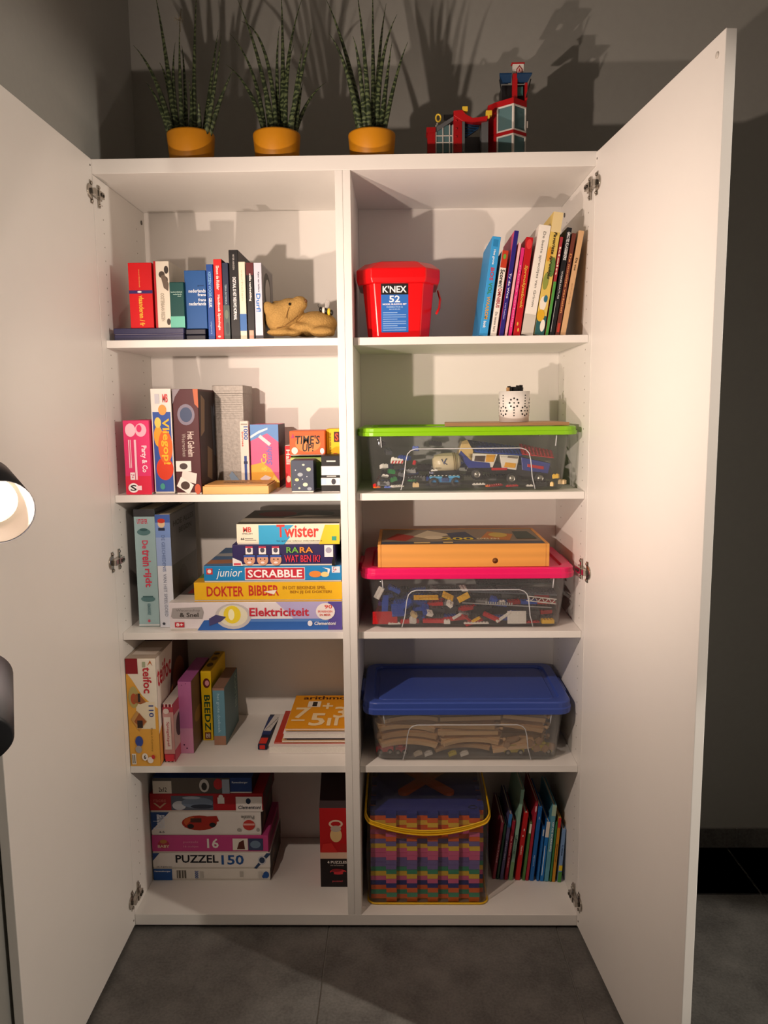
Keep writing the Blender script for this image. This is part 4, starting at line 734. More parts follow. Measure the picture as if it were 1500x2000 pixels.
for pts, col, nm in (([(918, 858), (1022, 872), (1030, 888), (938, 881)], '#24469c', 'blue_roof'), ([(1024, 866), (1088, 880), (1092, 893), (1030, 886)], '#c01c22', 'red_roof')):
    A, B, C_, D_ = [px2(a, b, y) for (a, b), y in zip(pts, (Y+.06, Y+.06, Y, Y))]
    q = M(); n = (B-A).cross(D_-A).normalized(); n = n if n.z > 0 else -n
    q.prism([A, B, C_, D_], -n*.003, plastic(col)); U_ = 14 if nm == 'blue_roof' else 9
    for i in range(U_):
        for j in range(6):
            u = (i+.5)/U_; v = (j+.5)/6; p = A.lerp(B, u).lerp(D_.lerp(C_, u), v); q.lathe([(.0023, -.0005), (.0023, .0018)], p, plastic(col), 6, n, False, False, True)
    fixn(q.build(nm, t0, TO))
for px, py in ((941, 926), (1009, 934), (1064, 936)):
    c = px2(px, py, Y-.004); c.z = max(c.z, zf+.0152)
    q = M(); wheel(q, c, .015, .012); wo = q.build('wheel', t0, TO); q = M(); hub(q, c, .015, .012); h_ = q.build('hub_cap', wo, TO)
q = M(); c = px2(985, 916, Y-.002); q.box((c.x-.02, Y-.003, c.z-.003), (c.x+.02, Y, c.z+.003), plastic('#c4161c')); q.build('side_stripe', t0, TO)
t0.location.x -= .013
# small blue car
Yc = .085; c0 = W(868, 935, Yc); car = thing('toy_car', 'small blue brick built car with black wheels', 'toy vehicle', (c0.x, Yc, zf)); KO = car.location
q = M(); q.box((c0.x-.036, Yc-.012, zf+.012), (c0.x+.036, Yc+.014, zf+.022), plastic('#2a7cb8')); q.build('body', car, KO, .001)
q = M(); q.box((c0.x-.038, Yc-.013, zf+.022), (c0.x-.006, Yc+.015, zf+.027), plastic('#58a8d8')); q.build('hood', car, KO, .001)
q = M(); q.box((c0.x+.01, Yc-.013, zf+.022), (c0.x+.038, Yc+.015, zf+.028), plastic('#58a8d8')); q.build('rear_deck', car, KO, .001)
q = M(); q.box((c0.x-.008, Yc-.015, zf+.014), (c0.x+.01, Yc-.011, zf+.024), plastic('#304878')); q.build('door_panel', car, KO, .001)
for dx in (-.028, .028):
    for dy in (-.014, .016):
        q = M(); wheel(q, Vector((c0.x+dx, Yc+dy, zf+.0125)), .0122, .009); q.build('wheel', car, KO)
for i in range(8):
    q = M(); q.lathe([(.0024, 0), (.0024, .002)], (c0.x-.034+.0097*i, Yc-.006, zf+.0275), plastic('#e8e4dc'), 8); q.build('stud', car, KO)
# mixer drum
Yb = .13; c0 = W(872, 903, Yb); dr = thing('toy_drum', 'cream toy mixer drum with a blue scribble lying behind the blue car', 'toy', (c0.x, Yb, zf))
q = M(); q.lathe([(.012, -.036), (.021, -.030), (.0245, -.012), (.0245, .012), (.021, .030), (.012, .036)], c0, plastic('#d8c8a4'), 28, (1, .05, .08)); q.build('drum', dr, dr.location)
q = M(); q.box((c0.x-.033, Yb-.02, zf), (c0.x+.033, Yb+.02, c0.z-.02), plastic('#1e1e20')); q.build('cradle', dr, dr.location, .001)
q = M()
q.tube([(c0.x-.014, Yb-.0252, c0.z+.01), (c0.x-.008, Yb-.0258, c0.z-.003), (c0.x-.002, Yb-.0250, c0.z+.012), (c0.x-.008, Yb-.0255, c0.z+.002), (c0.x, Yb-.0256, c0.z-.004)], .0011, plastic('#2c4880'), 6); q.build('scribble', dr, dr.location)
for dx in (.018, .022, .026):
    q = M(); q.lathe([(.0248, -.0006), (.0248, .0006)], c0+Vector((dx*.9, 0, dx*.07)), plastic('#a89870'), 28, (1, .05, .08), False); q.build('band', dr, dr.location)
# robot-like blue figure, striped barrier, white and green figures at the left
GL = 'loose toy bricks in the bin with the lime lid'
lab = lambda c, b: f'loose {c} toy brick lying in the bin with the {b} lid'
rnd = random.Random(3)
def at_bin(px, py, Y): return W(px, py, Y)
spec = [('blue', 2, 2, BK, 812, 880, .15), ('blue', 4, 2, BK, 790, 898, .14), ('white', 4, 1, BK, 775, 903, .11), ('red', 1, 2, BK, 808, 908, .09), ('dark grey', 2, 4, BK, 758, 885, .13), ('white', 2, 2, BK, 750, 915, .085), ('green', 2, 2, BK, 764, 925, .08), ('white', 2, 2, PL, 752, 931, .08), ('green', 2, 1, BK, 770, 940, .075), ('white', 4, 2, PL, 775, 951, .07), ('dark grey', 2, 4, BK, 785, 928, .10), ('orange', 2, 1, PL, 736, 957, .07), ('red', 1, 1, BK, 733, 955, .07), ('blue', 2, 1, PL, 757, 958, .07), ('tan', 2, 2, BK, 812, 951, .07), ('white', 2, 1, PL, 848, 920, .09), ('white', 4, 1, PL, 935, 947, .08), ('red', 6, 2, PL, 965, 956, .09), ('orange', 2, 1, PL, 955, 955, .075), ('white', 2, 1, PL, 1034, 955, .075), ('red', 4, 1, PL, 1000, 954, .075), ('yellow', 2, 1, BK, 1086, 934, .08), ('tan', 2, 2, BK, 1098, 945, .08), ('yellow', 1, 1, BK, 1078, 950, .075), ('dark grey', 4, 2, BK, 850, 870, .2), ('black', 4, 2, BK, 1060, 950, .09), ('dark grey', 2, 2, BK, 745, 870, .2), ('green', 2, 2, PL, 805, 940, .11), ('black', 4, 4, BK, 1045, 955, .12)]
for c, nx, ny, hk, px, py, Yb in spec:
    p = W(px, py, Yb); brick(c, nx, ny, hk, (p.x, p.y, max(p.z, zf)), (rnd.uniform(-.35, .35)*(p.z > zf+.012), rnd.uniform(-.3, .3)*(p.z > zf+.012), rnd.uniform(-.7, .7)), lab(c, 'lime'), GL)
gx0, gx1 = bcx-.225, bcx+.225
for i in range(70):                                         # the hidden lower layers that carry the vehicles
    c = rnd.choice(['dark grey', 'dark grey', 'black', 'black', 'grey', 'blue', 'white', 'red']); nx, ny = rnd.choice([(4, 2), (6, 2), (4, 4)])
    gxk, gyk = i % 14, i//14
    x = gx0+.014+gxk*.0325; y = .115+gyk*.045
    if y < .215 and x > .70 : continue
    brick(c, nx, ny, BK, (x, y, zf+rnd.uniform(0, .002)), (0, 0, rnd.uniform(-.3, .3)), lab(c, 'lime'), GL)
for i in range(26):
    c = rnd.choice(['dark grey', 'black', 'grey', 'blue']); x = gx0+.02+(i % 13)*.034; y = .245+(i//13)*.045
    brick(c, 4, 4, BK, (x, y, zf+.0125+.0115*rnd.randint(0, 2)), (rnd.uniform(-.1, .1), rnd.uniform(-.1, .1), rnd.uniform(-.3, .3)), lab(c, 'lime'), GL)
st = thing('toy_barrier', 'tiny red and white striped barrier piece behind the lime bin front', 'toy', W(775, 903, .10)); 
q = M()
q.box((-.016, 0, -.003), (.016, .004, .004), plastic('#e8e4dc')); q.build('board', st, bevel=.0005)
for i in range(4): q = M(); q.prism([(-.014+.008*i, -.0004, -.003), (-.010+.008*i, -.0004, -.003), (-.007+.008*i, -.0004, .004), (-.011+.008*i, -.0004, .004)], (0, .0003, 0), plastic('#c4201c')); fixn(q.build('stripe', st))
# wooden board, perforated cup with markers on the lime lid
TZ = gz+.0006
x0 = W(868, 830, .10).x; x1 = min(W(1108, 830, .10).x, CW-.02)
q = M(); q.prism([(x0, .085, TZ), (x1, .075, TZ), (x1-.004, .25, TZ), (x0+.01, .26, TZ)], (0, 0, .008), wood_mat('#c89870', 'beech_board', 4, 'X', .75)); tag(fixn(q.build('wooden_board', None, None, .001)), 'thin brown wooden board lying on the lime green lid', 'board')
cz = TZ+.0088; ca = W(974, 800, .15); cb = W(1034, 800, .15); cr = (cb.x-ca.x)/2; cc = Vector(((ca.x+cb.x)/2, .15, cz)); ch = W(1004, 764, .15-cr).z-cz
cup = thing('pen_cup', 'white metal cup with flower shaped perforations holding markers', 'cup', cc)
q = M(); q.lathe([(.001, 0), (cr*.95, 0), (cr, ch), (cr*.96, ch), (cr*.91, .002), (.001, .002)], (0, 0, 0), mat('#efece8', .35), 40); q.build('cup_body', cup)
def hole(a, v, r=.0016):
    rr = cr*(.95+.05*v/ch)+.0002; n = Vector((math.sin(a), -math.cos(a), 0)); q = M()
    q.lathe([(r, -.0002), (r, .0002)], n*rr+Vector((0, 0, v)), mat('#141414', .8), 10, n); return q
q = M(); n_ = 0
for k, a0 in enumerate([i*PI/4-.15 for i in range(8)]):
    cv = ch*(.36 if k % 2 else .62)
    for i in range(8): 
        t = 2*PI*i/8; m_ = hole(a0+.0115*math.cos(t)/cr, cv+.0115*math.sin(t), .0024); q.add(m_.v, m_.f, m_.mats[0])
    m_ = hole(a0, cv, .0018); q.add(m_.v, m_.f, m_.mats[0])
    for j in range(4 if k % 2 else 3): m_ = hole(a0, (cv+.018+.007*j) if k % 2 else (cv-.018-.007*j), .0018); q.add(m_.v, m_.f, m_.mats[0])
o = q.build('perforations', cup); o['kind'] = 'stuff'
for i, (dx, dy, tx, L, col) in enumerate(((-.012, -.004, -.35, .05, '#c89c6c'), (-.006, .006, -.5, .054, '#141416'), (.004, -.004, .3, .055, '#16161a'), (.011, .004, .5, .056, '#101214'), (.0, .011, .1, .052, '#1a1a1e'), (.009, -.009, .6, .050, '#141418'), (-.01, .009, .2, .052, '#121216'))):
    base = Vector((dx, dy, .004)); L += ch-.044; top = base+Vector((tx*.014, 0, L)); t = thing('marker', ['cork coloured marker', 'black marker leaning left', 'short black marker', 'black marker leaning right', 'black marker at the back', 'black marker at the front right', 'black marker at the back left'][i]+' standing in the white perforated cup', 'pen', cc+base, 0, 'markers in the perforated cup')
    q = M(); q.tube([Vector(), (top-base)*.6], .0042, plastic(col), 12); q.build('barrel', t); q = M(); q.tube([(top-base)*.6, top-base], [.0048, .0046], plastic(col), 12); q.build('cap', t)

# ---- pink bin: loose bricks
GQ = 'loose toy bricks in the bin with the pink lid'
zf = Z3+.0085; PB = 'pink'
for i in range(130):                                        # bulk filling, dark and mixed, in layers
    L = i//33; k = i % 33; x = gx0+.02+(k % 11)*.0415; y = .105+(k//11)*.075+.012*(L % 2)
    c = rnd.choice(['black', 'dark grey', 'black', 'blue', 'grey', 'dark grey', 'red'] if x > gx0+.12 else ['blue', 'blue', 'black', 'dark grey', 'blue'])
    brick(c, *rnd.choice([(4, 4), (6, 4), (4, 2), (6, 2)]), BK, (x, y, zf+.0125*L+rnd.uniform(0, .003)), (rnd.uniform(-.12, .12)*(L > 0), rnd.uniform(-.12, .12)*(L > 0), rnd.uniform(-.25, .25)), lab(c, PB), GQ)
fr = [('red', 8, 4, PL, 752, 1215, .066, (1.45, 0, 0)), ('red', 6, 1, BK, 800, 1222, .070, (0, 0, .1)), ('red', 8, 1, BK, 850, 1213, .072, (.2, 0, -.05)), ('red', 8, 1, BK, 890, 1208, .075, (.1, -.1, .1)), ('red', 6, 2, PL, 925, 1222, .070, (.2, -.25, .3)), ('red', 6, 1, BK, 960, 1205, .08, (.3, .3, -.5)), ('white', 6, 4, PL, 1009, 1212, .064, (1.4, 0, 0)), ('yellow', 4, 2, BK, 1069, 1228, .066, (0, 0, .05)), ('white', 2, 1, BK, 873, 1228, .064, (0, 0, 0)), ('yellow', 4, 2, PL, 874, 1162, .075, (1.1, .5, .3)), ('yellow', 4, 2, PL, 905, 1164, .075, (1.2, -.4, .3)), ('yellow', 8, 2, PL, 832, 1165, .085, (.5, 0, 0)), ('white', 2, 2, BK, 876, 1178, .07, (.6, .7, .2)), ('white', 2, 1, BK, 980, 1177, .075, (.2, 0, .3)), ('white', 2, 2, BK, 837, 1197, .072, (.5, .3, .4)), ('white', 2, 2, BK, 805, 1210, .066, (.8, .2, .3)), ('tan', 2, 2, BK, 806, 1200, .068, (.3, .6, .3)), ('white', 6, 1, PL, 985, 1202, .066, (.6, -.6, 0)), ('white', 4, 1, PL, 895, 1200, .068, (.4, -.5, .2)), ('grey', 4, 1, PL, 905, 1195, .07, (.3, .4, .6)), ('yellow', 3, 1, PL, 930, 1208, .066, (.5, -.5, 0)), ('red', 4, 1, PL, 910, 1205, .066, (.5, .6, .4)), ('white', 2, 4, PL, 740, 1155, .075, (1.3, .5, .0)), ('blue', 4, 4, BK, 776, 1190, .075, (1.1, 0, .2)), ('blue', 4, 2, BK, 795, 1180, .08, (.6, -.6, .3)), ('blue', 2, 4, BK, 830, 1190, .08, (.6, .3, .3)), ('blue', 4, 2, BK, 768, 1150, .09, (.3, .5, .3)), ('blue', 2, 6, PL, 752, 1178, .08, (1.2, .1, .1)), ('red', 6, 1, PL, 1035, 1222, .068, (.2, 0, .1)), ('grey', 2, 2, BK, 845, 1150, .10, (.5, .3, .6)), ('white', 2, 4, PL, 905, 1147, .09, (.2, 0, .2)), ('white', 4, 1, PL, 770, 1228, .062, (0, 0, .1)), ('white', 8, 1, PL, 930, 1230, .062, (0, 0, .02)), ('blue', 2, 2, BK, 963, 1170, .075, (.3, .3, .2))]
for c, nx, ny, hk, px, py, Yb, ro in fr:
    p = W(px, py, Yb+.004); brick(c, nx, ny, hk, (p.x, p.y, max(p.z-.004, zf+(.5*ny*.008*abs(math.sin(ro[0]))))), ro, lab(c, PB), GQ)
for px, py, w_, d_, Yb, col, lb_, rot in ((1005, 1142, .20, .12, .14, '#2c3c3c', 'large dark green studded base plate lying flat at the top of the pink bin', -.02), (1000, 1160, .235, .05, .10, '#5c646c', 'long grey plate lying across the pink bin', .05), (1055, 1200, .07, .06, .12, '#3c5058', 'dark teal plate standing at the right of the pink bin', .1)):
    p = W(px, py, Yb); q = M(); q.box((-w_/2, 0, 0), (w_/2, d_, .003), plastic(col))
    for i in range(int(w_/.008)):
        for j in range(int(d_/.016)): q.lathe([(.0024, .003), (.0024, .0048)], (-w_/2+.004+.008*i, .008+.016*j, 0), plastic(col), 6, None, False, False, True)
    o = q.build('base_plate'); o.location = p; o.rotation_euler = (.12, rot, .02); tag(o, lb_, 'toy plate')
g = thing('toy_girder', 'white lattice girder piece lying in the pink bin', 'toy', W(1058, 1172, .075)); g.rotation_euler = (0, .12, 0)
for z_ in (-.006, .006): q = M(); q.box((-.038, 0, z_-.0012), (.038, .004, z_+.0012), plastic('#e8e4dc')); q.build('rail', g)
for i in range(8): q = M(); s_ = 1 if i % 2 else -1; q.tube([(-.036+.009*i, .002, -.006*s_), (-.027+.009*i, .002, .006*s_)], .0011, plastic('#e8e4dc'), 6); q.build('lattice_bar', g)
g = thing('toy_ladder', 'long thin grey ladder rail lying across the pink bin', 'toy', W(990, 1183, .07)); g.rotation_euler = (0, .06, 0)
q = M(); q.box((-.115, 0, 0), (.115, .004, .0022), plastic('#a8a8a8')); q.build('rail', g)
for i in range(12): q = M(); q.box((-.055+.006*i, 0, .0022), (-.052+.006*i, .004, .008), plastic('#b8b8b4')); q.build('tooth', g)
# wooden game case on the pink lid
TZ = pz_+.0006; Y = .050; x0 = W(738, 1090, Y).x; x1 = W(1073, 1090, Y).x; h = W(900, 1063, Y).z-TZ; w = x1-x0; d = .255
r = thing('wooden_case', 'varnished pine game case with a knot and a picture lid on the pink bin', 'case', ((x0+x1)/2, Y, TZ)); P2 = wood_mat('#e6a04c', 'varnished_pine', 2.2, 'X', .78)
q = M(); q.box((-w/2+.0085, 0, 0), (w/2-.0085, .008, h), P2); q.build('front_board', r, bevel=.0008)
q = M(); q.box((-w/2+.0085, d-.008, 0), (w/2-.0085, d, h), P2); q.build('back_board', r, bevel=.0008)
for s in (-1, 1):
    a, b = sorted((s*w/2, s*(w/2-.008))); q = M(); q.box((a, 0, 0), (b, d, h), P2); q.build('end_board', r, bevel=.0008)
q = M(); q.box((-w/2+.009, .0085, 0), (w/2-.009, d-.0085, .004), P2); q.build('bottom_board', r)
q = M(); q.box((-w/2+.009, .0085, h-.006), (w/2-.009, d-.0085, h-.001), card('#8a8478')); q.build('sliding_lid', r)
printed('printed_top', r, (-w/2+.009, .0085, h-.001), (w-.018, 0, 0), (0, d-.017, 0), [('r', 0, 0, 1, 1, '#8c7c68'), ('r', 0, .0, 1, .16, '#48505c'), ('p', [(.02, .3), (.15, .2), (.22, .5), (.1, .7)], '#a83c34'), ('p', [(.2, .5), (.3, .3), (.45, .6), (.3, .9)], '#d8c8a8'), ('p', [(.45, .2), (.6, .3), (.55, .8), (.42, .7)], '#38445c'), ('p', [(.62, .3), (.8, .2), (.85, .6), (.7, .8)], '#c87c34'), ('p', [(.85, .3), (.98, .3), (.96, .8), (.86, .8)], '#3c4c44'), ('e', .33, .4, .06, .12, '#e8d8b8'), ('e', .75, .55, .06, .16, '#d8b850'), ('t', '200', .38, .22, .58, .40, '#e8d040'), ('t', 'SPELEN', .60, .24, .74, .34, '#e8d8b0'), ('r', .2, .02, .3, .1, '#d8b878'), ('r', .38, .02, .44, .1, '#d8b878')])
q = M(); q.lathe([(.001, -.0006), (.0065, -.0006), (.0072, .0002)], (w*.185, 0, h*.27), wood_mat('#7c4a1c', 'knot', 6), 18, (0, -1, 0)); q.build('knot', r)

# ---- blue bin: wooden railway
TRK = wood_mat('#f0c690', 'track_beech', 3, 'X', .78); zf = Z4+.0085; GT = 'wooden railway tracks in the bin with the dark blue lid'
def track_mesh(curved):
    q = M(); n = 14 if curved == 1 else 2; prof = [(-.02, 0), (.02, 0), (.02, .012), (.0155, .012), (.0155, .009), (.0095, .009), (.0095, .012), (-.0095, .012), (-.0095, .009), (-.0155, .009), (-.0155, .012), (-.02, .012)]
    rings = []
    for i in range(n):
        t = i/(n-1)
        if curved == 1: a = (t-.5)*PI/4; c = Vector((.205*math.sin(a), .205*math.cos(a)-.205, 0)); nn = Vector((math.sin(a), math.cos(a), 0))
        else: c = Vector(((t-.5)*(.112 if curved == 2 else .158), 0, 0)); nn = Vector((0, 1, 0))
        rings.append([c+nn*u+Vector((0, 0, v)) for u, v in prof])
    q.loft(rings, TRK, False); o = fixn(q.build('rail_body')); me = o.data; bpy.data.objects.remove(o); return me
TC, TS = track_mesh(1), track_mesh(0)
def track(curved, p, rot, k):
    t = thing('toy_track', {1: 'curved', 0: 'long straight', 2: 'short straight'}[curved]+' wooden railway track piece in the bin with the dark blue lid', 'toy track', p, 0, GT); t.rotation_euler = rot
    o = bpy.data.objects.new('rail_body', {1: TC, 0: TS, 2: SHORT}[curved]); COL.objects.link(o); o.parent = t
    if k % 3 == 1: o.material_slots[0].link = 'OBJECT'; o.material_slots[0].material = TRK2
    e = Vector((.205*math.sin(PI/8), .205*math.cos(PI/8)-.205, .006)) if curved == 1 else Vector((.056 if curved == 2 else .079, 0, .006)); dv = Vector((math.cos(PI/8), -math.sin(PI/8), 0)) if curved == 1 else Vector((1, 0, 0))
    q = M(); q.tube([e-dv*.003, e+dv*.009], .0022, TRK, 8); q.lathe([(.0045, -.004), (.0045, .004)], e+dv*.012, TRK, 14); q.build('peg', t)
TRK2 = wood_mat('#d8aa74', 'track_beech_dark', 3, 'X', .78)
SHORT = track_mesh(2)
lay = [('c', -.152, .032, .35, .02, .03), ('c', -.150, .054, .30, -.02, -.05), ('c', -.156, .077, .38, .03, .02), ('c', -.148, .098, .20, -.02, .06),
       ('c', -.010, .019, .45, -.02, .03), ('c', .012, .040, .45, -.02, .02), ('s', .004, .060, .25, .0, .03), ('s', -.004, .078, .30, .02, -.03), ('s', .010, .099, .2, -.02, .02),
       ('h', .150, .100, .25, .13, .04), ('h', .145, .076, .30, .17, -.03), ('h', .125, .018, .30, -.12, .04)]
for k, (ty, dx, dz, rx, ry, rz_) in enumerate(lay):
    track({'c': 1, 's': 0, 'h': 2}[ty], (bcx+dx, (.112 if k == 4 else .100) if ty == 'c' else .090, zf+dz), (rx, ry, rz_), k)
for L in range(5):
    for j in range(3):
        for i in range(3):
            track((i+j+L) % 2, (bcx-.140+.14*i, .165+.058*j, zf+.001+.0165*L), (0, 0, rnd.uniform(-.06, .06)), i+j+L)
WB = mat('#b08860', .6, 0, .15, 60)
for k, (px, py, Yb, ax) in enumerate(((1000, 1445, .085, (1, .2, .3)), (1035, 1452, .075, (.3, .2, 1)), (1053, 1447, .075, (.5, .3, .8)), (1065, 1462, .072, (.6, .1, .5)), (1078, 1458, .075, (.2, .2, 1)), (990, 1455, .075, (.2, .1, 1)), (740, 1436, .085, (1, 0, .1)), (742, 1416, .09, (.1, 0, 1)), (1048, 1462, .07, (.9, 0, .3)))):
    p = W(px, py, Yb); q = M(); a_ = Vector(ax).normalized(); L = .03 if k == 0 else .014
    q.lathe([(.003, -L*.7), (.007, -L*.6), (.0085, -L*.3), (.0085, L*.3), (.007, L*.6), (.003, L*.7)], p, WB, 14, a_); tag(q.build('wooden_peg'), 'small turned wooden block among the railway tracks', 'toy block', 'turned wooden blocks in the blue bin')
def wagon(px, py, Yb, L, H, col, label, rot=0):
    p = W(px, py, Yb); t = thing('toy_wagon', label, 'toy vehicle', (p.x, Yb, zf)); t.rotation_euler = (0, rot, .05); t.location.z += abs(math.sin(rot))*L/2
    q = M(); q.box((-L/2, 0, .006), (L/2, .026, .006+H), plastic(col)); q.build('body', t, bevel=.002)
    q = M(); q.box((-L*.3, .003, .006+H), (L*.15, .023, .006+H*1.5), plastic(col)); q.build('cab', t, bevel=.003)
    for dx in (-L*.3, L*.3):
        for dy in (-.001, .027):
            q = M(); wheel(q, Vector((dx, dy, .0075)), .0072, .004); wo = q.build('wheel', t); q = M(); hub(q, Vector((dx, dy, .0075)), .0072, .004); q.build('hub_cap', wo)
wagon(752, 1480, .075, .046, .016, '#c01c28', 'red toy car at the left of the blue bin')
wagon(784, 1484, .072, .03, .012, '#a82030', 'small dark red toy wagon next to the red toy car')
wagon(1058, 1480, .072, .055, .016, '#d8c428', 'yellow toy wagon at the right of the blue bin', .12)
wagon(1004, 1486, .070, .055, .013, '#b8a420', 'olive yellow toy wagon lying under a straight track')
for px, py, c in ((818, 1478, '#c8bca8'), (838, 1472, '#d8d4d0'), (908, 1480, '#e8e4dc'), (885, 1488, '#c8b828')):
    p = W(px, py, .07); t = thing('toy_block', {'#c8bca8': 'pale beige', '#d8d4d0': 'light grey', '#e8e4dc': 'white', '#c8b828': 'yellow'}[c]+' little block at the front of the railway bin', 'toy block', (p.x, .066, max(p.z-.004, zf)), 0, 'little blocks in the blue bin'); t.rotation_euler = (0, -.25, .2)
    q = M(); q.box((-.011, 0, 0), (.011, .01, .009), plastic(c)); q.build('block', t, bevel=.001); q = M(); q.box((-.006, .002, .009), (.006, .008, .012), plastic(c)); q.build('knob', t, bevel=.0008)

# ------------------------------------------------------------------ row 5 right: bag of foam mats
YB0 = .046; bx0 = W(716, 1765, YB0).x+.006; bx1 = W(949, 1765, YB0).x+.003; bw_ = bx1-bx0; bcx2 = (bx0+bx1)/2
ztopm = W(830, 1590, YB0).z; NM = 19; th_ = (ztopm-Z5-.003)/NM; S_ = bw_-.012
def mat_outline(S, tl):
    seg = S/10; pts = []
    def side(p, dx, dy, nx, ny):
        for i in range(10):
            o = tl if i % 2 == 1 else 0                    # gap first, then tooth
            a = (p[0]+dx*seg*i+nx*o, p[1]+dy*seg*i+ny*o); b = (p[0]+dx*seg*(i+1)+nx*o, p[1]+dy*seg*(i+1)+ny*o); pts.extend([a, b])
    h = S/2
    side((-h, -h), 1, 0, 0, -1); side((h, -h), 0, 1, 1, 0); side((h, h), -1, 0, 0, 1); side((-h, h), 0, -1, -1, 0)
    return pts
tl = .014; S = S_-2*tl
q = M(); q.prism([(x, y, 0) for x, y in mat_outline(S, tl)], (0, 0, th_*.94), plastic('#999999', .7)); mo = fixn(q.build('foam_mat')); FM = mo.data; bpy.data.objects.remove(mo)
FC = {'orange': '#e86a24', 'yellow': '#ecc840', 'pink': '#e0689c', 'lavender': '#7a6cae', 'green': '#3c9c78', 'navy blue': '#2c3488', 'blue': '#2c4aa8'}
seq = ['orange', 'green', 'orange', 'navy blue', 'pink', 'yellow', 'green', 'lavender', 'lavender', 'pink', 'pink', 'yellow', 'lavender', 'orange', 'pink', 'orange', 'yellow', 'orange', 'navy blue']
ordn = ['bottommost', 'second', 'third', 'fourth', 'fifth', 'sixth', 'seventh', 'eighth', 'ninth', 'tenth', 'eleventh', 'twelfth', 'thirteenth', 'fourteenth', 'fifteenth', 'sixteenth', 'seventeenth', 'eighteenth', 'topmost']
yc = YB0+.004+S_/2
for i in range(NM):
    t = thing('foam_mat', f'{seq[i]} interlocking foam floor mat, {ordn[i]} '+('from below ' if 0 < i < NM-1 else '')+'in the clear bag', 'foam mat', (bcx2+random.uniform(-.0006, .0006), yc+random.uniform(-.0005, .0005), Z5+.003+th_*i), 0, 'foam mats in the clear bag')
    o = bpy.data.objects.new('toothed_panel', FM); COL.objects.link(o); o.parent = t; o.material_slots[0].link = 'OBJECT'; o.material_slots[0].material = mat(FC[seq[i]], .75, 0, .08, 80, .1)
zt = Z5+.003+th_*NM
xl = thing('foam_letter', 'orange foam letter X lying on the topmost navy mat', 'foam letter', (bcx2, yc+.03, zt+.0006))
for a in (PI/4+.1, -PI/4-.1):
    q = M(); L = .098; T = Matrix.Rotation(a, 3, 'Z'); pts = []
    for cx_, a0 in ((L, -PI/2), (-L, PI/2)):
        for k in range(7): t = a0+PI*k/6; pts.append(T @ Vector((cx_+.016*math.cos(t), .016*math.sin(t), 0)))
    q.prism(pts, (0, 0, .008 if a > 0 else .0075), mat('#d85a1c', .75, 0, .08, 80, .1)); fixn(q.build('stroke', xl))
pl = bpy.data.objects['foam_mat.018'] if 'foam_mat.018' in bpy.data.objects else None
# the bag itself
BAGM = clear_mat('bag_film', '#f3f1ee', .035, .1, .12); PIP = plastic('#e8b818', .4)
bag = thing('zip_bag', 'clear plastic bag with yellow piping packed with foam mats', 'bag', (bcx2, yc, Z5)); BG = bag.location
nn = 10; rings = []; wv = random.Random(5)
for k in range(9):
    f = k/8; z_ = .0012+(zt-Z5+.012)*f; bul = .006+.004*math.sin(PI*f)
    base = rrect(S_+2*bul, S_+2*bul, .02, nn, (0, 0), z_)
    rings.append([Vector((p.x+wv.uniform(-.0012, .0012), p.y+wv.uniform(-.0012, .0012), p.z)) for p in base])
q = M(); q.loft([r_ for r_ in rings], BAGM, True, True, False)
n0 = len(rings[0]); q.build('film', bag)
# film flap over the top
q = M(); t0_ = [Vector((p.x*.97, p.y*.97+.006, (zt-Z5)+.016)) for p in rrect(S_+.01, S_+.01, .02, nn)]
q.loft([rings[-1], t0_], BAGM, True, False, True); q.build('top_film', bag)
bot = [Vector((p.x, p.y, .0032)) for p in rrect(S_+.016, S_+.016, .022, 6)]
q = M(); q.tube(bot+[bot[0]], .0026, PIP, 8); q.build('bottom_piping', bag)
# sagging top piping: runs along the top edge at the back and sides, dips at the front
def ring_pts(dz, sag, grow):
    out = []
    for p in rrect(S_+grow, S_+grow, .02, 6):
        out.append(Vector((p.x, p.y, dz)))
    dense = []
    for i in range(len(out)):
        a, b = out[i], out[(i+1) % len(out)]; m_ = max(1, int((b-a).length/.02))
        for k in range(m_): dense.append(a.lerp(b, k/m_))
    for p in dense:
        fr = max(0, (-p.y-(S_/2-.05))/.06); fr = min(1, fr)**2
        p.z -= fr*(sag*(1-(p.x/(S_/2+.02))**2*.75))+max(0, -p.y+.02)*.05; p.y -= fr*.006*0
    return dense
for dz, sag, gr in ((zt-Z5+.016, .050, .022), (zt-Z5+.010, .055, .026)):
    r_ = ring_pts(dz, sag, gr); q = M(); q.tube(r_+[r_[0]], .0022, PIP, 8); q.build('top_piping', bag)
r_ = ring_pts(zt-Z5+.013, .0525, .024); q = M(); up = [p+Vector((0, 0, .004)) for p in r_]; dn = [p-Vector((0, 0, .004)) for p in r_]
fs = [(i, (i+1) % len(r_), (i+1) % len(r_)+len(r_), i+len(r_)) for i in range(len(r_))]; q.add(dn+up, fs, PIP, True); o = q.build('zip_tape', bag); sd = o.modifiers.new('thick', 'SOLIDIFY'); sd.thickness = .0012
q = M(); e = Vector((S_/2-.03, -S_/2+.03, zt-Z5+.0012)); q.tube([e+Vector((-.012, 0, 0)), e+Vector((-.006, .008, 0)), e+Vector((.006, .008, 0)), e+Vector((.012, 0, 0)), e+Vector((.004, -.007, 0)), e+Vector((-.008, -.006, 0)), e+Vector((-.012, 0, 0))], .0008, mat('#121420', .7), 6); q.build('printed_symbol', bag)

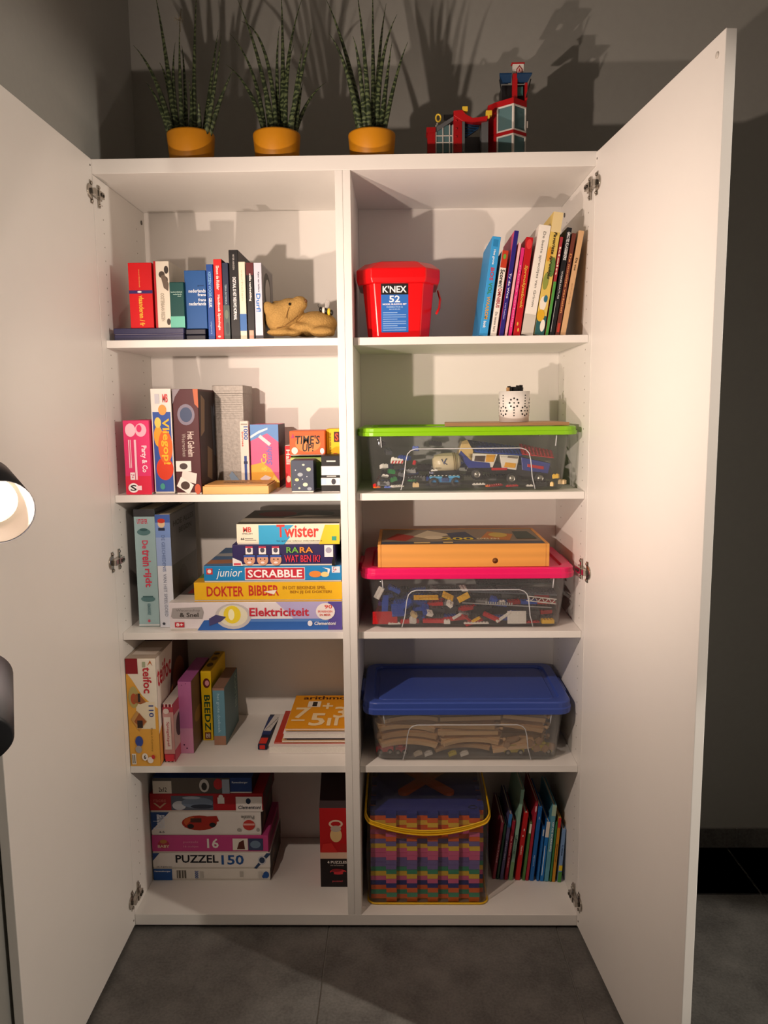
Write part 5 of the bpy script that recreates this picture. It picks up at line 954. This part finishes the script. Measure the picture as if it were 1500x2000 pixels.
# ------------------------------------------------------------------ row 5 right: children's books
GC = "children's books leaning beside the bag of foam mats"
kb = [ # bottom px, top px, top y, colour, cover, label, front
    (961, 968, 978, 986, 1607, '#8c3848', 'dull raspberry thin book nearest the foam bag', [('t', 'verhaal', .3, .3, .7, .7, '#d8a8a8', -90)]),
    (969, 974, 983, 989, 1612, '#284838', 'very thin dark green book second from the foam bag', None),
    (975, 983, 990, 999, 1590, '#5c5880', 'muted violet book with a blue head third from the foam bag', [('r', 0, .8, 1, 1, '#3878b8'), ('t', 'dieren', .3, .3, .7, .6, '#c0b8d8', -90)]),
    (984, 992, 998, 1007, 1604, '#981c34', 'crimson book with pale script letters', [('t', 'de kleine boer', .3, .2, .75, .75, '#e0a0a0', -90)]),
    (993, 1001, 1009, 1019, 1542, '#8ab4a0', 'tall pale mint book standing higher than its neighbours', [('r', 0, 0, 1, .2, '#78a070'), ('t', 'Natuur', .3, .28, .7, .5, '#4c6c68', -90)]),
    (1005, 1016, 1020, 1033, 1588, '#b81c20', 'broad red book with white dots', [('e', .5, .75, .12, .02, '#f4ece8'), ('e', .4, .66, .1, .015, '#f4ece8'), ('t', 'feest', .3, .38, .7, .52, '#e8c0b0', -90)]),
    (1019, 1026, 1031, 1038, 1607, '#507c40', 'green book with a white head in the middle of the row', [('r', .1, .82, .9, .98, '#e8e4d8')]),
    (1027, 1031, 1036, 1044, 1564, '#a82438', 'thin tall crimson book behind the green one', [('e', .5, .9, .3, .04, '#e8b8b8')]),
    (1033, 1043, 1049, 1060, 1576, '#1c60a8', 'strong blue book with small white print', [('t', 'sport', .3, .2, .6, .35, '#c0d8f0', -90), ('e', .5, .85, .1, .02, '#c0d8f0')]),
    (1047, 1053, 1059, 1065, 1616, '#2068b0', 'thin medium blue book left of the white headed book', [('r', .2, .84, .8, .96, '#c8d8e8')]),
    (1054, 1062, 1064, 1074, 1605, '#1c74c0', 'bright blue book with a white head', [('r', .0, .74, 1, 1, '#e4dcd0'), ('r', .2, .1, .4, .6, '#e8f0f8')]),
    (1063, 1071, 1078, 1090, 1573, '#5c9cb0', 'tall light teal book with white title and green head', [('r', 0, .86, 1, 1, '#a8c0a8'), ('t', 'OP DE BOERDERIJ', .3, .40, .8, .78, '#e8f0f0', -90)]),
    (1073, 1077, 1083, 1088, 1606, '#3c7c48', 'thin leaf green book right of the teal book', None),
    (1078, 1084, 1090, 1098, 1598, '#c88c28', 'ochre book with a red head', [('r', 0, .85, 1, 1, '#c02c2c'), ('t', 'avontuur', .3, .3, .7, .6, '#6c3c18', -90)]),
    (1087, 1097, 1096, 1106, 1620, '#7a9cc8', 'short pale blue book with a green foot at the right end', [('r', 0, 0, 1, .2, '#4c9040'), ('r', 0, .22, 1, .32, '#e8cc30'), ('t', 'Lees', .3, .5, .7, .7, '#30486c', -90)])]
for i, (b0, b1, t0_, t1_, ty, col, lab_, fr_) in enumerate(kb):
    Yk = .155-.001*i; A = W((b0+b1)/2, 1722, Yk); B = W((t0_+t1_)/2, ty, Yk); th = .135-.0045*i; w_ = (W(t1_, ty, Yk).x-W(t0_, ty, Yk).x)*.68; L = math.hypot(B.x-A.x, B.z-Z5)
    book(lab_, A.x-w_/2, A.x+w_/2, Z5, Z5+L, Yk, .17, col, front=fr_, lean=th, group=GC, cover=None)

# ------------------------------------------------------------------ on top of the cabinet: three pots
TOP = ZT+.0006
POT = mat('#d08a12', .45, 0, .04, 30); SOIL = mat('#2a2018', .95, 0, .4, 200, .8)
def leaf_mat():
    m = bpy.data.materials.new('snake_leaf'); m.use_nodes = True; nt = m.node_tree; b = nt.nodes['Principled BSDF']
    tc = nt.nodes.new('ShaderNodeTexCoord'); wv_ = nt.nodes.new('ShaderNodeTexWave'); wv_.bands_direction = 'Z'; wv_.inputs['Scale'].default_value = 28; wv_.inputs['Distortion'].default_value = 9; wv_.inputs['Detail'].default_value = 3; wv_.inputs['Detail Scale'].default_value = 2
    rp = nt.nodes.new('ShaderNodeValToRGB'); rp.color_ramp.elements[0].color = lin('#26321f')+(1,); rp.color_ramp.elements[1].color = lin('#5f6c48')+(1,); rp.color_ramp.elements[0].position = .35; rp.color_ramp.elements[1].position = .9
    nt.links.new(tc.outputs['Object'], wv_.inputs['Vector']); nt.links.new(wv_.outputs['Fac'], rp.inputs[0]); nt.links.new(rp.outputs[0], b.inputs['Base Color']); b.inputs['Roughness'].default_value = .45; return m
LEAF = leaf_mat()
def c2p(u, v): return (150+u/2.143, v/2.143)
def plant(label, pxc, leaves, Yp=.078):
    a = W(pxc-45, 247, Yp-.0); r_ = .0565; c = W(pxc, 247, Yp); ht = W(pxc, 247, Yp-r_).z-TOP
    t = thing('potted_snake_plant', label, 'potted plant', (c.x, Yp, TOP), 0, 'snake plants in mustard pots'); O = Vector(t.location)
    q = M(); q.lathe([(.001, 0), (r_*.86, 0), (r_*.9, .004), (r_, ht-.004), (r_*.985, ht), (r_*.93, ht), (r_*.9, ht-.02), (.001, ht-.02)], (0, 0, 0), POT, 48); q.build('pot', t)
    q = M(); q.lathe([(.001, ht-.014), (r_*.6, ht-.015), (r_*.905, ht-.0185)], (0, 0, 0), SOIL, 32, None, True, False, False); q.build('soil', t)
    rr = random.Random(int(pxc))
    for lf in leaves:
        (u0, v0), (u1, v1) = lf[0], lf[-1]; yb = rr.uniform(-.028, .028); yt = yb*2.2+rr.uniform(-.02, .03)
        pts = []
        b0 = W(*c2p(u0, v0), Yp+yb); e0 = W(*c2p(u1, v1), Yp+yt)
        dx = b0.x-c.x; k = math.hypot(dx, yb)
        if k > r_*.8: b0.x = c.x+dx*.8*r_/k
        b0.z = TOP+ht-.016
        mid = W(*c2p(*lf[1]), Yp+(yb+yt)/2) if len(lf) > 2 else b0.lerp(e0, .5)+Vector(((b0.x-c.x)*.10, 0, .008))
        N = 11; rs = []; rmax = rr.uniform(.0056, .0076)
        for i in range(N):
            s = i/(N-1); ctrl = mid*2-(b0+e0)*.5; p = b0*(1-s)**2+ctrl*2*s*(1-s)+e0*s*s; pts.append(p-O); rs.append(max(.0004, rmax*(1.0 if s < .12 else 1-((s-.12)/.88)**1.15)))
        q = M(); q.tube(pts, rs, LEAF, 8); q.build('leaf', t)
    return t, O
p1, O1 = plant('leftmost potted snake plant with a withered flower stalk', 372, [
    [(400, 510), (330, 340), (237, 190)], [(392, 525), (345, 440), (288, 340)], [(415, 500), (372, 230), (325, -40)], [(425, 505), (405, 350), (412, 178)], [(440, 500), (432, 330), (430, 90)], [(455, 505), (452, 350), (440, 190)], [(490, 505), (492, 250), (503, -60)], [(525, 505), (565, 320), (592, 125)], [(540, 510), (575, 370), (604, 150)], [(555, 520), (600, 420), (655, 290)], [(408, 515), (385, 380), (347, 262)], [(510, 515), (512, 470), (508, 430)], [(470, 510), (480, 430), (465, 330)], [(385, 530), (365, 500), (345, 470)]])
q = M(); a = W(*c2p(432, 95), .078)-O1; q.tube([a-Vector((0, 0, .02)), a, a+Vector((.004, 0, .03))], .0009, mat('#6c6450', .8), 6); q.build('flower_stalk', p1)
rr = random.Random(4); q = M()
for i in range(16):
    b = a+Vector((-.004, 0, .006)); d_ = Vector((rr.uniform(-1, 1), rr.uniform(-1, 1), rr.uniform(-.5, 1))).normalized()*.012; q.tube([b, b+d_*.6+Vector((0, 0, .002)), b+d_], .0005, mat('#8c8470', .8), 5)
o = q.build('withered_flower', p1); o['kind'] = 'stuff'
plant('middle potted snake plant with leaves spreading wide', 540, [
    [(790, 510), (740, 320), (640, 140)], [(825, 505), (760, 250), (665, -20)], [(835, 500), (790, 230), (690, 90)], [(795, 520), (725, 390), (625, 270)], [(845, 505), (838, 300), (848, 110)], [(855, 505), (862, 250), (855, -50)], [(865, 505), (885, 250), (950, -25)], [(880, 510), (940, 310), (985, 120)], [(895, 505), (920, 350), (950, 180)], [(870, 505), (880, 340), (907, 190)], [(900, 522), (960, 440), (1042, 345)], [(815, 510), (785, 350), (752, 220)], [(905, 510), (930, 430), (945, 350)]])
plant('rightmost potted snake plant nearest the toy fire station', 726, [
    [(1205, 510), (1130, 240), (1040, -10)], [(1195, 520), (1130, 300), (1055, 140)], [(1210, 505), (1185, 300), (1155, 150)], [(1225, 505), (1205, 240), (1168, -60)], [(1240, 505), (1240, 250), (1238, -80)], [(1248, 505), (1265, 260), (1295, 15)], [(1255, 505), (1275, 280), (1340, 60)], [(1265, 510), (1295, 350), (1320, 170)], [(1280, 515), (1335, 330), (1386, 175)], [(1275, 510), (1290, 420), (1308, 320)], [(1190, 520), (1150, 400), (1110, 245)]])

# ------------------------------------------------------------------ toy fire station
FY = .14
def F(u, v, y=FY): return W(680+u/2.885, v/2.885, y)
fs0 = F(900, 850); st = thing('toy_fire_station', 'red toy brick fire station with a tower and a garage', 'toy building', (fs0.x, FY, TOP)); SO = Vector(st.location)
RD = plastic('#b4141a', .35); GY = plastic('#6c6f72', .4); WHT = plastic('#e2ddd6', .4); DBL = plastic('#1a3c60', .2); GLS = plastic('#5c7c80', .12); BLK = plastic('#1c1c1e', .4); YEL = plastic('#e8c43c', .4)
def pr(name, poly2, z0, z1, m, parent=None, bev=.0006):
    q = M(); q.prism([Vector((x, y, z0)) for x, y in poly2], (0, 0, z1-z0), m); return fixn(q.build(name, parent or st, SO, bev))
zv = lambda v, y=FY: W(1000, v/2.885, y).z
xu = lambda u, y=FY: W(680+u/2.885, 200, y).x
xa, xl_, xm_, xr_ = xu(795), xu(838), xu(925), xu(1010)
foot = [(xa, FY+.03), (xl_, FY+.008), (xm_, FY-.022), (xr_, FY+.008), (xr_, FY+.075), (xa, FY+.075)]
pr('base_plate', [(xu(440), FY-.02), (xr_+.004, FY-.03), (xr_+.004, FY+.085), (xu(440), FY+.085)], TOP, TOP+.004, GY)
zA, zB, zC, zD = TOP+.004, zv(765), zv(745), zv(600)
zT = zv(566)
def window_floor(z0, z1):
    # two glazed faces meeting at the front corner
    pr('rear_wall', [(xa, FY+.03), (xl_, FY+.008), (xl_+.004, FY+.012), (xa+.004, FY+.034)], z0, z1, RD); pr('rear_wall', [(xa, FY+.034), (xa+.004, FY+.034), (xa+.004, FY+.075), (xa, FY+.075)], z0, z1, RD); pr('rear_wall', [(xr_-.004, FY+.012), (xr_, FY+.012), (xr_, FY+.075), (xr_-.004, FY+.075)], z0, z1, RD)
    for (ax, ay), (bx_, by_) in (((xl_, FY+.008), (xm_, FY-.022)), ((xm_, FY-.022), (xr_, FY+.008))):
        A = Vector((ax, ay, 0)); B = Vector((bx_, by_, 0)); n = (B-A).normalized(); pn = Vector((-n.y, n.x, 0))
        def seg(nm, s0, s1, za, zb, m, par=None, th=.004):
            P_ = A+n*s0; Q = A+n*s1; return pr(nm, [(P_.x, P_.y), (Q.x, Q.y), (Q.x+pn.x*th, Q.y+pn.y*th), (P_.x+pn.x*th, P_.y+pn.y*th)], za, zb, m, par, .0004)
        L = (B-A).length; f = .0045
        fr_ = seg('window_frame', .001, f, z0, z1, WHT); seg('window_frame', L-f, L-.001, z0, z1, WHT); seg('window_frame', f, L-f, z0, z0+f*.8, WHT); seg('window_frame', f, L-f, z1-f*.8, z1, WHT)
        P_ = A+n*f+pn*.0025; Q = A+n*(L-f)+pn*.0025
        pr('window_pane', [(P_.x, P_.y), (Q.x, Q.y), (Q.x+pn.x*.001, Q.y+pn.y*.001), (P_.x+pn.x*.001, P_.y+pn.y*.001)], z0+f*.8, z1-f*.8, GLS, None, 0)
window_floor(zA, zB); pr('floor_band', foot, zB, zC, RD); window_floor(zC, zD); pr('tower_roof', foot, zD, zT, RD)
for z0, z1 in ((zA, zB-.01), (zC, zD-.012)): pr('interior_furniture', [(xm_-.018, FY+.02), (xm_+.012, FY+.02), (xm_+.012, FY+.05), (xm_-.018, FY+.05)], z0, (z0+z1)/2, BLK)
# lookout
u0, u1, v0_, v1_ = 858, 1014, 435, 566
zL0, zL1 = zT, zv(470); zL2 = zv(435)
cx_ = xu(935); pr('lookout_pillar', [(cx_-.006, FY-.012), (cx_+.006, FY-.012), (cx_+.006, FY), (cx_-.006, FY)], zL0, zv(425), RD)
pr('lookout_core', [(xu(868), FY+.01), (xu(1000), FY+.01), (xu(1000), FY+.06), (xu(868), FY+.06)], zL0, zL1, BLK)
pr('lookout_screen', [(xu(952), FY+.004), (xu(985), FY+.004), (xu(985), FY+.009), (xu(952), FY+.009)], zL0+.012, zL1-.006, plastic('#4c8c88', .2))
pr('lookout_post', [(xu(995), FY-.004), (xu(1008), FY-.004), (xu(1008), FY+.02), (xu(995), FY+.02)], zL0, zL1, RD)
for ua, ub, nm in ((868, 915, 'canopy_window'), (945, 1006, 'canopy_window')):
    q = M(); A, B = xu(ua), xu(ub); o_ = -.012 if ua < 900 else 0; o2 = .012 if ua > 900 else 0
    q.prism([(A, FY-.006, zL1), (B, FY-.006, zL1), (B+o2*.8, FY-.018, zL2), (A+o_*.8, FY-.018, zL2)], (0, .004, 0), DBL); fixn(q.build(nm, st, SO, .0004))
    q = M(); q.prism([(A+o_*.8, FY-.018, zL2), (B+o2*.8, FY-.018, zL2), (B, FY+.05, zL2+.003), (A, FY+.05, zL2+.003)], (0, 0, .003), DBL); fixn(q.build('canopy_roof', st, SO, .0004))
for ua in (860, 1014):
    q = M(); q.tube([(xu(ua-12 if ua < 900 else ua+8), FY-.014, zL1+.004), (xu(ua+8 if ua < 900 else ua-14), FY-.004, zL0+.004)], .0014, BLK, 6); q.build('strut', st, SO)
# sign
q = M(); sa, sb = xu(924), xu(986); za, zb = zv(430), zv(364); q.box((sa, FY-.004, za), (sb, FY+.008, zb), WHT); sg = q.build('sign_board', st, SO, .0006)
q = M(); q.box((sa-.003, FY-.005, zb), (sb+.002, FY+.009, zv(356)), RD); q.build('sign_cap', st, SO, .0006)
printed('sign_emblem', st, Vector((sa, FY-.0042, za))-SO, (sb-sa, 0, 0), (0, 0, zb-za), [('p', [(.32, .12), (.32, .55), (.6, .88), (.88, .55), (.88, .12), (.6, 0)], '#8c1c20'), ('p', [(.40, .16), (.40, .52), (.6, .76), (.80, .52), (.80, .16), (.6, .08)], '#d8b8b0'), ('p', [(.48, .18), (.6, .64), (.72, .18), (.62, .34), (.58, .34)], '#a82028')])
# garage wing
def bx2(nm, ua, ub, va, vb, y0, y1, m): q = M(); q.box((xu(ua), y0, max(zv(va), TOP+.004)), (xu(ub), y1, zv(vb)), m); return q.build(nm, st, SO, .0006)
bx2('red_post', 446, 490, 860, 722, FY-.008, FY+.03, RD); bx2('red_post', 592, 640, 860, 628, FY-.012, FY+.03, RD); bx2('grey_column', 641, 656, 860, 650, FY-.012, FY+.03, GY); bx2('grey_column', 752, 790, 860, 655, FY-.004, FY+.04, GY)
bx2('back_wall', 495, 790, 860, 720, FY+.06, FY+.064, GY)
bx2('red_sill', 440, 492, 745, 718, FY-.012, FY+.032, RD)
for ua, ub in ((492, 497), (530, 536), (568, 574), (586, 592)): bx2('window_frame', ua, ub, 860, 700, FY-.006, FY, WHT)
for vb in (760, 798): bx2('window_frame', 492, 592, vb+5, vb, FY-.006, FY, WHT)
for ua, ub in ((497, 530), (536, 568), (574, 586)): bx2('window_pane', ua, ub, 855, 702, FY-.003, FY-.002, GLS)
q = M(); q.prism([(xu(490), FY-.008, zv(745)), (xu(594), FY-.008, zv(678)), (xu(594), FY-.008, zv(655)), (xu(490), FY-.008, zv(718))], (0, .03, 0), GY); fixn(q.build('sloped_parapet', st, SO, .0006))
bx2('roof_rail', 540, 596, 662, 630, FY+.01, FY+.014, BLK)
q = M(); q.prism([(xu(592), FY-.014, zv(655)), (xu(645), FY-.014, zv(690)), (xu(700), FY-.014, zv(698)), (xu(780), FY-.014, zv(688)), (xu(785), FY-.014, zv(662)), (xu(700), FY-.014, zv(672)), (xu(660), FY-.014, zv(650)), (xu(640), FY-.014, zv(625)), (xu(592), FY-.014, zv(630))], (0, .03, 0), RD); fixn(q.build('arched_beam', st, SO, .0006))
q = M(); q.prism([(xu(656), FY, zv(690)), (xu(740), FY, zv(705)), (xu(735), FY, zv(722)), (xu(670), FY, zv(765)), (xu(656), FY, zv(770))], (0, .01, 0), DBL); fixn(q.build('garage_door', st, SO, .0004))
for i in range(4): q = M(); q.tube([(xu(657), FY-.001, zv(704+15*i)), (xu(740-18*i), FY-.001, zv(712+12*i))], .0009, BLK, 6); q.build('door_rib', st, SO)
bx2('roof_lamp', 642, 672, 630, 604, FY-.012, FY+.004, YEL); bx2('roof_lamp', 772, 806, 662, 636, FY-.020, FY-.006, YEL); bx2('lamp_stem', 784, 794, 676, 660, FY-.018, FY-.010, YEL)
c = F(508, 665); q = M(); pts = [c+Vector((.006*math.cos(2*PI*k/14), 0, .0085*math.sin(2*PI*k/14))) for k in range(15)]; q.tube(pts, .0022, YEL, 8); q.build('hose_ring', st, SO)
q = M(); q.tube([F(502, 725), F(502, 692)], .0018, WHT, 8); q.build('ring_post', st, SO)
for k in range(4): q = M(); c = F(608, 690+45*k); q.lathe([(.0024, -.001), (.0024, .0016)], (c.x, FY-.0125, c.z), RD, 8, (0, -1, 0)); q.build('stud', st, SO)
bx2('white_clip', 1008, 1018, 715, 675, FY+.01, FY+.02, WHT)
